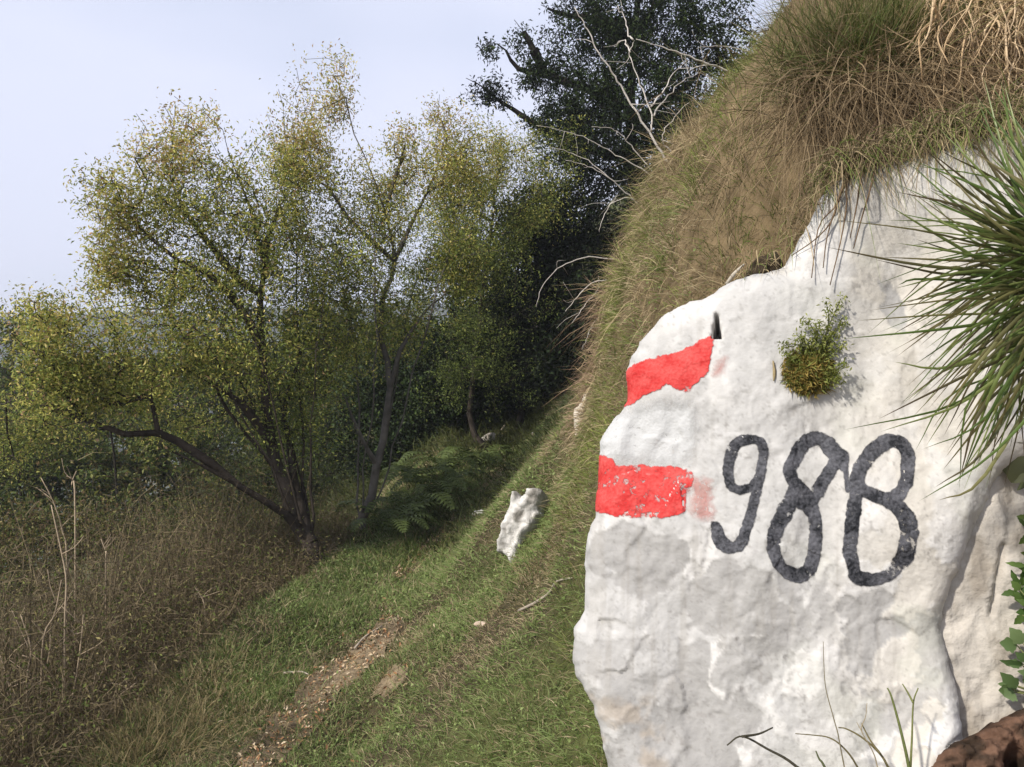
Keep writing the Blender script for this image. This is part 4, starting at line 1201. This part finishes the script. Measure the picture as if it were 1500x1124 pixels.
fern_mesh = []
def frond_mesh(ln, seed):
    rg = np.random.default_rng(seed)
    m = MB()
    sp = spline(np.array([[0, 0, 0], [ln * .35, 0, ln * .42], [ln * .75, 0, ln * .5], [ln, 0, ln * .32]]), 16)
    tube(m, sp, np.linspace(.004, .001, 16), (.10, .12, .03), 4)
    c = np.array([.075, .10, .027])
    for i in range(2, 16):
        w = ln * .24 * math.sin(math.pi * (i + 1.5) / 18)
        for s in (-1, 1):
            p = sp[i]; t = unit(sp[min(i + 1, 15)] - sp[i - 1])
            e = p + np.array([0, s * w, -.12 * w]) + t * w * .35
            mid = (p + e) / 2 + np.array([0, 0, .03 * ln])
            q = t * ln * .028
            m.add(np.array([p - q * .6, mid - q, e, mid + q, p + q * .6]), c * rg.uniform(.75, 1.25), None if False else [[0, 1, 4], [1, 3, 4], [1, 2, 3]])
    return m
for i, (u, v, lab) in enumerate([(600, 765, 'bright fern just behind the pale tree trunk'), (640, 735, 'fern on the shaded slope uphill of the trunk'), (655, 700, 'fern halfway up the shaded slope'),
                                 (610, 720, 'fern leaning over beside the pale stems'), (700, 690, 'fern below the white stone in the shade'), (570, 790, 'fern at the edge of the lit grass by the trunk'),
                                 (740, 590, 'fern high on the shaded slope near the stick'), (810, 560, 'fern at the foot of the dark thicket')]):
    b = hit(u, v)
    root = empty('fern', b)
    tag(root, lab, 'fern', 'ferns on the shaded slope')
    proto = frond_mesh(.42, i)
    for k in range(9):
        fm = frond_mesh(RNG.uniform(.36, .6), i * 20 + k)
        a = k / 9 * 2 * math.pi + RNG.uniform(-.3, .3)
        rot = np.array([[math.cos(a), -math.sin(a), 0], [math.sin(a), math.cos(a), 0], [0, 0, 1]])
        fm.v = [q @ rot.T + b for q in fm.v]
        fm.build('frond', M_grass, root)

# sticks lying on the slope
for (pts, r, lab) in [([(735, 632), (745, 618), (757, 606), (769, 598)], .016, 'pale broken stick lying in the tree shade'), ([(760, 902), (785, 890), (805, 876), (815, 860), (838, 855)], .007, 'thin bleached branch on the grass against the rock'),
                      ([(415, 992), (440, 990), (452, 994)], .006, 'short whitish stick lying across the footpath edge'), ([(520, 955), (535, 938), (560, 922)], .007, 'tan strip of bark along the footpath')]:
    P = np.array([hit(a, b) for a, b in pts]) + np.array([0, 0, .02])
    m = MB(); tube(m, spline(P, 10), np.linspace(r, r * .5, 10), (.34, .29, .23), 6)
    tag(m.build('fallen_stick', M_twig, origin=P[0]), lab, 'stick')

# ------------------------------------------------------------------ bare twigs reaching out from the edge of the bluff
def z1(p):
    return [(650 + a / 3.513, b / 3.513) for a, b in p]
def twig_thing(label, branches, d, r0=.010, name='bare_twig', colr=(.50, .46, .41), group='bare pale twigs along the bluff edge', anchor=None):
    main = branches[0]
    b = hit(*main[0], d0=2.0) if anchor is None else anchor
    if b[1] > 7: b = W(main[0][0], main[0][1], d)
    dd = b[1]
    m = MB()
    for j, br in enumerate(branches):
        P = path_px(br, dd, dd - .1 + .12 * j)
        if j == 0: P[0] = b - np.array([-.05, 0, .05])
        k = max(8, len(br) * 4)
        Q = spline(P, k) + RNG.normal(size=(k, 3)) * .0025
        rr = r0 * .55 if j == 0 else r0 * .36
        tube(m, Q, np.linspace(rr, rr * .3, k), np.array(colr) * RNG.uniform(.85, 1.1), 5)
        for q in range(2):
            i = RNG.integers(k // 3, k - 1)
            e = Q[i] + unit(Q[i] - Q[i - 1] + RNG.normal(size=3) * .5) * RNG.uniform(.06, .2)
            tube(m, spline(np.array([Q[i], (Q[i] + e) / 2 + RNG.normal(size=3) * .012, e]), 5), np.linspace(rr * .35, rr * .15, 5), colr, 4)
    o = m.build(name, M_twig, origin=b)
    return tag(o, label, 'twig', group)
twig_thing('long straight bare shoot rising from the bluff edge, forked near its foot', [z1([(1150, 830), (1130, 800), (1060, 680), (980, 560), (900, 430), (850, 350), (780, 240), (720, 120), (680, 50)]),
            z1([(1065, 680), (1072, 600), (1030, 480), (990, 370), (955, 280), (980, 210)]), z1([(955, 270), (930, 205), (880, 240)]), z1([(975, 200), (950, 180), (930, 90), (890, 35)]),
            z1([(1068, 545), (1140, 460), (1180, 380), (1260, 310)]), z1([(1080, 595), (1140, 510), (1230, 420), (1330, 372)])], 4.6, .011)
twig_thing('bare branch lying out level over the dark evergreen', [z1([(1500, 385), (1440, 360), (1280, 300), (1120, 240), (990, 205)])], 4.3, .012)
twig_thing('curved bare twig beside the forked shoot', [z1([(1085, 900), (1070, 880), (990, 780), (930, 710), (870, 665), (760, 655)])], 4.6, .008)
twig_thing('long bare twig reaching far out over the yellow-green tree', [z1([(1090, 910), (1000, 860), (880, 790), (780, 735), (640, 680), (480, 645)])], 4.7, .008)
twig_thing('bare twig arching low over the dark thicket', [z1([(960, 1015), (940, 995), (840, 910), (740, 855), (630, 825)]), z1([(860, 920), (760, 840), (640, 780), (540, 755)])], 4.7, .009)
twig_thing('short forked twig near the foot of the forked shoot', [z1([(1165, 770), (1140, 745), (1130, 690), (1190, 600), (1260, 530)])], 4.5, .007)
twig_thing('drooping twig hooked down into the dark thicket', [z1([(970, 1020), (950, 1020), (860, 1050), (820, 1120), (800, 1200)]), z1([(860, 1050), (905, 1000)])], 4.7, .007)
twig_thing('dry twig sticking out of the upper bluff grass', [[(1110, 70), (1060, 68), (1020, 70)]], 4.2, .007)
twig_thing('hooked twig below the drooping one', [[(893, 368), (855, 378), (820, 392), (795, 418), (785, 450)]], 4.7, .008)
twig_thing('thin root end poking from the bluff beside the shade, upper', [[(880, 398), (866, 415), (842, 440), (828, 456)]], 4.7, .007)
twig_thing('thin root end poking from the bluff beside the shade, lower', [[(882, 424), (866, 436), (850, 458), (838, 474)]], 4.7, .007)
twig_thing('wispy root end at the foot of the bluff', [[(878, 470), (868, 480), (858, 498), (853, 512)]], 4.7, .006)

# broken dead stub on top of the rock edge with its dark soil pocket
p = ROCK.point(np.array([[1085., 395.]]))[0]
m = MB()
tube(m, spline(np.array([p + [-.02, .03, -.01], p + [-.003, .03, .012], p + [.016, .03, .03]]), 8), [.003, .0035, .004, .004, .0035, .003, .0025, .0015], (.36, .32, .26), 6)
tag(m.build('wood_stub', M_twig, origin=p), 'bleached broken stub of wood on the rock edge', 'wood')

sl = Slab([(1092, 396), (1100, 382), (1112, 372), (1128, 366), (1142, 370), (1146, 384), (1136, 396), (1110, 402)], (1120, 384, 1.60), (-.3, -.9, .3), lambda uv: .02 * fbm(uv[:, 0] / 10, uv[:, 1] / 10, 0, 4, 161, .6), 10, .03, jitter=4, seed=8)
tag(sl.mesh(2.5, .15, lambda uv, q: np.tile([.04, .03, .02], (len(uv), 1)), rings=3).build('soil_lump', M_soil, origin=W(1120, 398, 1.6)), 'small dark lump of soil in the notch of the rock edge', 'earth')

# ------------------------------------------------------------------ grass tussock hanging over the rock
tb_ = W(1285, 130, 1.95)
tussock = empty('grass_tussock', tb_)
tag(tussock, 'big tussock fanning green above and drooping dry over the rock top', 'tussock')
n = 3600
a = RNG.normal(size=n) * .75
q = tb_ + np.stack([RNG.normal(size=n) * .10, RNG.normal(size=n) * .05, RNG.normal(size=n) * .035], -1)
D = np.stack([np.sin(a), -.35 + RNG.normal(size=n) * .25, np.cos(a)], -1)
c = lerp3((.07, .105, .022), (.20, .20, .07), RNG.uniform(0, 1, n)); sd_ = RNG.uniform(0, 1, n) < .3
c = np.where(sd_[:, None], lerp3((.26, .2, .1), (.4, .32, .18), RNG.uniform(0, 1, n)), c)
mb = MB(); blades(mb, q, D, RNG.uniform(.15, .36, n), RNG.uniform(.0016, .003, n), RNG.uniform(.0, .35, n), c * .7, c * 1.1, 4, .2)
o = mb.build('green_blades', M_grass, tussock); o['kind'] = 'stuff'
n = 3600
q = tb_ + np.stack([RNG.normal(size=n) * .13, -.03 + RNG.normal(size=n) * .05, -.03 + RNG.normal(size=n) * .05], -1)
a = RNG.normal(size=n) * .45
D = np.stack([np.sin(a) * .8 - .25, -.5 + RNG.normal(size=n) * .2, -.25 + RNG.normal(size=n) * .3], -1)
c = lerp3((.14, .095, .05), (.36, .27, .16), RNG.uniform(0, 1, n))
mb = MB(); blades(mb, q, D, RNG.uniform(.12, .34, n), RNG.uniform(.0012, .0025, n), RNG.uniform(.3, .9, n), c * .7, c * 1.05, 5, .5)
o = mb.build('dry_blades', M_dry, tussock); o['kind'] = 'stuff'
# long hanging threads reaching down the rock face
for (pts) in [[(1255, 235), (1230, 290), (1212, 345), (1205, 395)], [(1250, 240), (1240, 300), (1232, 350), (1215, 420)], [(1265, 250), (1255, 300), (1245, 350)], [(1240, 260), (1220, 320), (1195, 350), (1160, 370)], [(1280, 255), (1262, 320), (1250, 365)],
              [(1245, 245), (1225, 300), (1200, 330), (1188, 410)]]:
    uv = np.array(pts, float)
    P = ROCK.point(uv, lift=.012)
    m = MB(); tube(m, spline(np.concatenate([[tb_ + [0, -.05, -.05]], P]), 14), np.linspace(.0022, .0009, 14), (.15, .10, .06), 4)
    m.build('hanging_thread', M_twig, tussock)

# hanging roots with the dark soil pocket behind them
rb = W(1455, 60, 1.95)
POCK = [(1360, 150), (1370, 60), (1390, -20), (1440, -60), (1540, -70), (1640, -40), (1640, 120), (1540, 170), (1450, 165), (1400, 170)]
def pk(uv):
    u, v = uv[:, 0], uv[:, 1]
    return .05 * fbm(u / 50, v / 50, 0, 4, 151) - .07 * np.exp(-(((u - 1400) / 30) ** 2 + ((v - 20) / 40) ** 2)) - .07 * np.exp(-(((u - 1480) / 40) ** 2 + ((v - 60) / 40) ** 2))
PK = Slab(POCK, (1460, 60, 1.86), (-.2, -.96, -.1), pk, 40, .05, jitter=6)
o = PK.mesh(5, .4, lambda uv, s: np.tile([.045, .03, .02], (len(uv), 1)) * (1 + .5 * fbm(uv[:, 0] / 20, uv[:, 1] / 20, 0, 3, 152))[:, None]).build('soil_pocket', M_soil, origin=W(1460, 165, 1.86))
tag(o, 'dark crumbling soil exposed behind the hanging roots', 'earth')
roots = empty('hanging_roots', W(1455, -30, 1.84))
tag(roots, 'curtain of tan dry roots hanging over dark soil above the rock', 'roots')
for i in range(70):
    u0 = RNG.uniform(1370, 1580); v0 = RNG.uniform(-60, 40)
    st = [(u0, v0)]
    for k in range(4):
        st.append((st[-1][0] + RNG.normal() * 14 - 4, st[-1][1] + RNG.uniform(20, 46)))
    st = np.array(st)
    dd = 1.80 + RNG.uniform(-.06, .03) + .02 * np.sin(np.arange(5) * 2 + i)
    P = W(st[:, 0], st[:, 1], dd)
    m = MB(); r = RNG.uniform(.0014, .0038)
    cr = lerp3((.42, .29, .16), (.55, .42, .27), RNG.uniform(0, 1, 1))[0]
    Q = spline(P, 14)
    tube(m, Q, np.linspace(r, r * .35, 14), cr, 5)
    for q in range(2):
        j = RNG.integers(3, 11); e = Q[j] + RNG.normal(size=3) * np.array([.05, .02, .03]) - np.array([0, 0, .06])
        tube(m, spline(np.array([Q[j], (Q[j] + e) / 2 + RNG.normal(size=3) * .008, e]), 5), np.linspace(r * .5, r * .2, 5), cr, 4)
    m.build('root', M_twig, roots)
n = 900
st = W(RNG.uniform(1360, 1560, n), RNG.uniform(-40, 130, n), RNG.uniform(1.78, 1.84, n))
c = lerp3((.3, .21, .11), (.5, .38, .23), RNG.uniform(0, 1, n))
mb = MB(); blades(mb, st, np.stack([RNG.normal(size=n) * .5 - .2, -.2 + RNG.normal(size=n) * .2, -.6 + RNG.normal(size=n) * .4], -1), RNG.uniform(.06, .16, n), .0022, .4, c, c, 3, .4)
o = mb.build('root_hairs', M_dry, roots); o['kind'] = 'stuff'

# ------------------------------------------------------------------ the spiky sedge growing from the right edge of the rock
sb = ROCK.point(np.array([[1600., 440.]]))[0]
sedge = empty('sedge_plant', sb)
tag(sedge, 'spiky green sedge with long arching blades growing over the rock', 'sedge')
def ribbon(m, pts, w, c0, c1, k=12):
    Q = spline(pts, k)
    t = unit(np.gradient(Q, axis=0))
    view = unit(Q - CAM)
    sd = unit(np.cross(t, view) + .5 * np.cross(t, np.array([0.3, 0.2, 1.0])))
    nn = unit(np.cross(sd, t))
    f = np.linspace(0, 1, k)
    ww = w * np.minimum(1, .45 + f * 2.2) * (1 - f ** 2.2) ** .8
    a = Q - sd * ww[:, None] / 2 + nn * ww[:, None] * .22; b = Q; c = Q + sd * ww[:, None] / 2 + nn * ww[:, None] * .22
    V = np.stack([a, b, c], 1).reshape(-1, 3)
    col = np.asarray(c0) * (1 - f[:, None]) + np.asarray(c1) * f[:, None]
    q = []
    for i in range(k - 1):
        q += [[3 * i, 3 * i + 1, 3 * i + 4, 3 * i + 3], [3 * i + 1, 3 * i + 2, 3 * i + 5, 3 * i + 4]]
    m.add(V, np.repeat(col, 3, 0), None, q)
TIPS = [(1395, 150, 1460, 290), (1350, 212, 1440, 320), (1330, 282, 1420, 340), (1210, 362, 1370, 392), (1222, 322, 1350, 360), (1310, 268, 1400, 330), (1272, 455, 1390, 445), (1255, 470, 1380, 480), (1230, 497, 1390, 505), (1308, 530, 1410, 525),
        (1358, 556, 1430, 545), (1285, 615, 1410, 575), (1235, 630, 1390, 600), (1288, 633, 1400, 590), (1340, 662, 1400, 600), (1352, 658, 1420, 600), (1368, 715, 1405, 640), (1406, 700, 1425, 620), (1345, 735, 1420, 690), (1374, 733, 1440, 700),
        (1270, 490, 1370, 425), (1315, 418, 1390, 415), (1420, 130, 1475, 260), (1375, 240, 1450, 340), (1300, 300, 1410, 370), (1440, 110, 1490, 240), (1385, 180, 1460, 300), (1470, 120, 1500, 250), (1340, 350, 1420, 390), (1280, 380, 1400, 410),
        (1380, 690, 1440, 610), (1320, 590, 1420, 550), (1360, 320, 1440, 380), (1330, 480, 1430, 470), (1350, 250, 1450, 350)]
sg = [(.05, .085, .018), (.10, .155, .035), (.19, .23, .07), (.17, .14, .06), (.10, .07, .04)]
def sedge_blade(m, tu, tv, mu, mv, w):
    b = ROCK.point(np.array([[1600. + RNG.uniform(-20, 30), 430. + RNG.uniform(-110, 120)]]))[0]
    P = np.array([b, W(1530 + (mu - 1440) * .3, (440 + mv) / 2 - 12, 1.20 + RNG.uniform(-.04, .04)), W(mu, mv, 1.16 + RNG.uniform(-.04, .05)), W(tu, tv, 1.22 + RNG.uniform(-.04, .04))])
    P[1] += RNG.normal(size=3) * .012; P[2] += RNG.normal(size=3) * .016 + np.array([0, 0, .012])
    c0 = np.array(sg[RNG.integers(0, 3)]); c1 = np.array(sg[RNG.integers(1, 5)])
    ribbon(m, P, w, c0, c1 * RNG.uniform(.8, 1.1))
for t in TIPS:
    m = MB(); sedge_blade(m, *t, RNG.uniform(.0045, .008)); m.build('blade', M_sedge, sedge)
for i in range(250):
    a = math.radians(RNG.uniform(108, 250)); L_ = RNG.uniform(110, 300)
    tu = 1580 + math.cos(a) * L_; tv = 430 - math.sin(a) * L_ * 1.2
    m = MB(); sedge_blade(m, tu, tv, 1585 + math.cos(a) * L_ * .55, 425 - math.sin(a) * L_ * .62 - 14, RNG.uniform(.004, .0085)); m.build('blade', M_sedge, sedge)

# ------------------------------------------------------------------ the little fern-like cushion plant growing on the rock face
cu = np.array([[1185., 545.]])
cb = ROCK.point(cu)[0]
cush = empty('cushion_plant', cb)
tag(cush, 'small mossy cushion plant with green sprigs growing on the white rock', 'plant')
n = 3200
uv = np.stack([1183 + RNG.normal(size=n) * 17, 545 + RNG.normal(size=n) * 17], -1)
k = np.hypot((uv[:, 0] - 1185) / 42, (uv[:, 1] - 545) / 36) < 1; uv = uv[k]; n = len(uv)
b = ROCK.point(uv, lift=0.0) + ROCK.n * (RNG.uniform(.0, .035, (n, 1)) * (1 - np.hypot((uv[:, 0] - 1185) / 42, (uv[:, 1] - 545) / 36))[:, None])
c = lerp3((.22, .17, .045), (.42, .31, .09), RNG.uniform(0, 1, n)); c[RNG.uniform(0, 1, n) < .3] = (.24, .27, .07)
mb = MB(); blades(mb, b, ROCK.n * 1.0 + RNG.normal(size=(n, 3)) * .8, RNG.uniform(.008, .02, n), .003, .1, c * .7, c * 1.1, 2)
o = mb.build('moss_cushion', M_grass, cush); o['kind'] = 'stuff'
for (pts) in [[(1190, 540), (1205, 500), (1222, 460), (1232, 437)], [(1185, 540), (1180, 515), (1160, 508), (1143, 513)], [(1190, 535), (1195, 500), (1185, 478), (1172, 475)], [(1195, 540), (1215, 520), (1235, 505)],
              [(1200, 550), (1222, 545), (1238, 535)], [(1195, 530), (1210, 490), (1212, 465), (1208, 445)], [(1190, 545), (1215, 505), (1228, 480), (1240, 470)], [(1185, 535), (1190, 505), (1200, 480)], [(1195, 555), (1220, 560), (1230, 555)], [(1180, 545), (1165, 530), (1150, 525)],
              [(1188, 530), (1178, 505), (1165, 495)], [(1195, 535), (1208, 510), (1220, 490)]]:
    uv = np.array(pts, float); P = ROCK.point(uv, lift=.0) + ROCK.n * (np.linspace(.012, .022, len(pts)) * RNG.uniform(.6, 1.3))[:, None]
    Q = spline(P, 18); m = MB(); tube(m, Q, np.linspace(.0014, .0006, 18), (.10, .11, .03), 4)
    idx_ = RNG.integers(2, 18, 130)
    L_ = Q[idx_] + RNG.normal(size=(130, 3)) * .005
    c = lerp3((.14, .18, .035), (.33, .34, .10), RNG.uniform(0, 1, 130))
    leaves(m, L_, RNG.uniform(.005, .011, 130), c, .35)
    m.build('sprig', M_leaf, cush)
# little loose dry sprig left of the cushion
uv = np.array([[1133, 560], [1134, 545], [1132, 530]], float)
m = MB(); tube(m, spline(ROCK.point(uv, lift=.004), 8), [.001, .002, .003, .003, .003, .002, .002, .001], (.28, .22, .12), 4)
tag(m.build('dry_sprig', M_twig, origin=ROCK.point(uv[:1])[0]), 'tiny dry sprig on the rock left of the cushion plant', 'sprig')

# ------------------------------------------------------------------ leafy plants along the right edge
def leaf_shape(m, base, axis, nrm_, ln, wd, c, lobes=0):
    axis = unit(axis); nrm_ = unit(nrm_ - axis * np.dot(nrm_, axis)); sd = np.cross(axis, nrm_)
    k = 11; f = np.linspace(0, 1, k)
    w = wd * np.sin(np.pi * f ** .8) ** .8
    if lobes: w = w * (1 + .16 * np.cos(f * lobes * 2 * math.pi))
    mid = base + axis * (f * ln)[:, None] - nrm_ * (f ** 2 * ln * .22)[:, None]
    V = np.stack([mid - sd * w[:, None] / 2 + nrm_ * w[:, None] * .12, mid, mid + sd * w[:, None] / 2 + nrm_ * w[:, None] * .12], 1).reshape(-1, 3)
    q = []
    for i in range(k - 1):
        q += [[3 * i, 3 * i + 1, 3 * i + 4, 3 * i + 3], [3 * i + 1, 3 * i + 2, 3 * i + 5, 3 * i + 4]]
    m.add(V, np.asarray(c), None, q)

def leafy_plant(label, base_uv, leaves_, d_off=.05, cpal=((.07, .14, .025), (.13, .2, .05)), name='leafy_plant', slab=SIDE):
    b = slab.point(np.array([base_uv], float))[0]
    root = empty(name, b); tag(root, label, 'plant')
    m = MB()
    nm = slab.n
    items = []
    for (u, v, ln, ang, wd) in leaves_:
        p = slab.point(np.array([[u, v]], float))[0] + nm * (d_off * RNG.uniform(.5, 1.2))
        tube(m, spline(np.array([b, (b + p) / 2 + nm * .02, p]), 6), np.linspace(.0022, .0012, 6), (.12, .13, .05), 4)
        items.append((p, ln, ang, wd))
    m.build('stem', M_twig, root)
    for (p, ln, ang, wd) in items:
        a = math.radians(ang)
        ax = np.array([math.cos(a), RNG.uniform(-.2, .1), math.sin(a)])
        m = MB()
        t = RNG.uniform(0, 1)
        leaf_shape(m, p, ax, nm + RNG.normal(size=3) * .35, ln, wd, np.array(cpal[0]) * (1 - t) + np.array(cpal[1]) * t, 3)
        m.build('leaf', M_leaf, root)
    return root
def spray(pts, k, ln, wd, rad):
    out = []
    for (u, v) in pts:
        for i in range(k):
            a_ = RNG.uniform(0, 360)
            out.append((u + math.cos(math.radians(a_)) * rad * RNG.uniform(.1, 1), v - math.sin(math.radians(a_)) * rad * RNG.uniform(.1, 1), ln * RNG.uniform(.6, 1.3), a_, wd * RNG.uniform(.6, 1.3)))
    return out
# dry fringe along the upper edge of the rock
n = 2500
uu = np.where(RNG.uniform(0, 1, n) < .07, RNG.uniform(1082, 1195, n), RNG.uniform(1195, 1600, n))
vv = np.interp(uu, [1082, 1140, 1162, 1190, 1195, 1213, 1250, 1300, 1345, 1400, 1450, 1530, 1640], [396, 384, 354, 306, 300, 265, 240, 226, 212, 192, 178, 165, 160])
q = ROCK.plane(np.stack([uu, vv - RNG.uniform(-4, 26, n)], -1)) + np.array([0, .03, 0]) + RNG.normal(size=(n, 3)) * .012
D = np.stack([RNG.normal(size=n) * .6 - .3, -.8 + RNG.normal(size=n) * .3, .25 + RNG.normal(size=n) * .55], -1)
c = lerp3((.12, .085, .05), (.42, .33, .19), RNG.uniform(0, 1, n)); k = RNG.uniform(0, 1, n) < .3
c[k] = lerp3((.10, .14, .03), (.2, .22, .07), RNG.uniform(0, 1, k.sum()))
mb = MB(); blades(mb, q, D, RNG.uniform(.04, .13, n) * np.interp(uu, [1082, 1195, 1260, 1330, 1400, 1600], [.3, .45, 1.1, .6, .9, .9]), RNG.uniform(.0012, .0026, n), RNG.uniform(.4, 1.4, n), c * .75, c * 1.1, 4, .5)
tag(mb.build('overhanging_grass', M_dry), 'dry grass fringe overhanging the upper edge of the painted rock', 'grass', kind='stuff')

leafy_plant('green lobed leafy plant low on the buff slab', (1535, 930), spray([(1488, 865), (1500, 830), (1510, 900), (1492, 890), (1530, 870)], 8, .022, .013, 20), .04, ((.05, .10, .02), (.13, .2, .05)))
leafy_plant('pale green broad leaved plant just above the earth clod', (1540, 1020), spray([(1500, 970), (1490, 1005), (1520, 990), (1495, 945), (1525, 1020)], 7, .028, .02, 17), .04, ((.08, .14, .045), (.15, .21, .085)))
leafy_plant('leaf sprig near the sedge base with one large drab leaf', (1545, 690), [(1487, 672, .05, 250, .05)] + spray([(1505, 650), (1515, 690), (1530, 660)], 4, .045, .014, 18), .05, ((.15, .14, .085), (.10, .12, .05)))
leafy_plant('small dark leafed sprig hanging beside the cracked slab', (1540, 790), spray([(1500, 780), (1512, 760), (1520, 810)], 6, .024, .012, 18), .04, ((.04, .075, .018), (.09, .13, .03)))

# ------------------------------------------------------------------ thin stems growing up in front of the rock foot
def front_stem(label, branches, d=1.22, c=(.13, .11, .05), r=.0022, name='weed_plant'):
    m = MB()
    p0 = np.array(branches[0][0], float); p1 = np.array(branches[0][1], float)
    dv = (p0 - p1) / max(1.0, p0[1] - p1[1])
    lowp = p0 + dv * np.array([.6, 1.0]) * max(20.0, 1185 - p0[1])
    branches = [[tuple(lowp)] + list(branches[0])] + list(branches[1:])
    b0 = W(lowp[0], lowp[1], d)
    foot = np.array([b0[0] + .4 * (b0[0] - W(p0[0], p0[1], d)[0]), d, float(H(b0[0], d)) - .01])
    for j, br in enumerate(branches):
        P = path_px(br, d, d + .02)
        if j == 0: P = np.concatenate([[foot], P])
        k = len(P) * 4
        tube(m, spline(P, k), np.linspace(r if j == 0 else r * .7, r * .35, k), np.array(c) * RNG.uniform(.85, 1.2), 5)
    o = m.build(name, M_twig, origin=foot)
    return tag(o, label, 'weed', 'thin weeds in front of the rock foot')
front_stem('dark crooked twig with a forked tip at the rock foot', [[(1165, 1122), (1125, 1098), (1087, 1079), (1065, 1092)], [(1087, 1079), (1112, 1075), (1132, 1066)]], r=.0032, c=(.05, .045, .03))
front_stem('arching brown stem bending left beside the forked green stem', [[(1255, 1122), (1235, 1095), (1215, 1081), (1190, 1077), (1165, 1075)]], r=.002)
front_stem('longer arching brown stem reaching over its neighbour', [[(1300, 1122), (1285, 1100), (1262, 1080), (1240, 1068), (1228, 1066)], [(1290, 1105), (1275, 1085), (1262, 1060)]], r=.0026)
front_stem('straight green stem with a cut tip, leaning left', [[(1331, 1122), (1322, 1080), (1313, 1045), (1305, 1018), (1300, 1008)]], r=.0034, c=(.13, .15, .05))
front_stem('straight green stem forked near its tip', [[(1334, 1122), (1336, 1080), (1338, 1030), (1345, 1008)], [(1338, 1030), (1330, 1015), (1322, 1002)]], r=.0026, c=(.14, .15, .055))
front_stem('very thin tall stem with tiny knots', [[(1230, 1088), (1222, 1055), (1210, 1010), (1207, 975), (1206, 940)]], r=.0014, c=(.16, .14, .09))
front_stem('short dry sprig between the arching stems', [[(1285, 1122), (1278, 1100), (1262, 1070), (1268, 1050), (1270, 1030)], [(1264, 1075), (1255, 1058)]], r=.0014, c=(.24, .2, .13))
front_stem('tiny pointed shoot left of the arching stem', [[(1208, 1124), (1200, 1112), (1195, 1100)]], r=.003, c=(.08, .09, .04))

# ------------------------------------------------------------------ haze round the whole place
lo = np.array([-930.0, -70.0, float(Z.min()) - 1.0]); hi = np.array([730.0, 1260.0, float(max(Z.max(), 60)) + 12.0])
m = MB()
V = np.array([[x, y, z] for x in (lo[0], hi[0]) for y in (lo[1], hi[1]) for z in (lo[2], hi[2])])
m.add(V, (1, 1, 1), None, [[0, 1, 3, 2], [4, 6, 7, 5], [0, 4, 5, 1], [2, 3, 7, 6], [0, 2, 6, 4], [1, 5, 7, 3]])
hm, nt, out = new_mat('haze_air')
pv = nt.nodes.new('ShaderNodeVolumePrincipled')
pv.inputs['Color'].default_value = (.86, .90, 1.0, 1)
pv.inputs['Density'].default_value = 0.0015
pv.inputs['Anisotropy'].default_value = 0.0
nt.links.new(pv.outputs['Volume'], out.inputs['Volume'])
hz = m.build('haze', hm, smooth=False)
tag(hz, 'thin bluish autumn haze hanging over the valley', 'haze', kind='stuff')

for o in bpy.data.objects:
    if '_o' in o: del o['_o']
print('triangles', sum(len(o.data.loop_triangles) or sum(len(p.vertices) - 2 for p in o.data.polygons) for o in bpy.data.objects if o.type == 'MESH' and len(o.data.polygons) < 5000), 'big', [(o.name, len(o.data.polygons)) for o in bpy.data.objects if o.type == 'MESH' and len(o.data.polygons) > 20000])
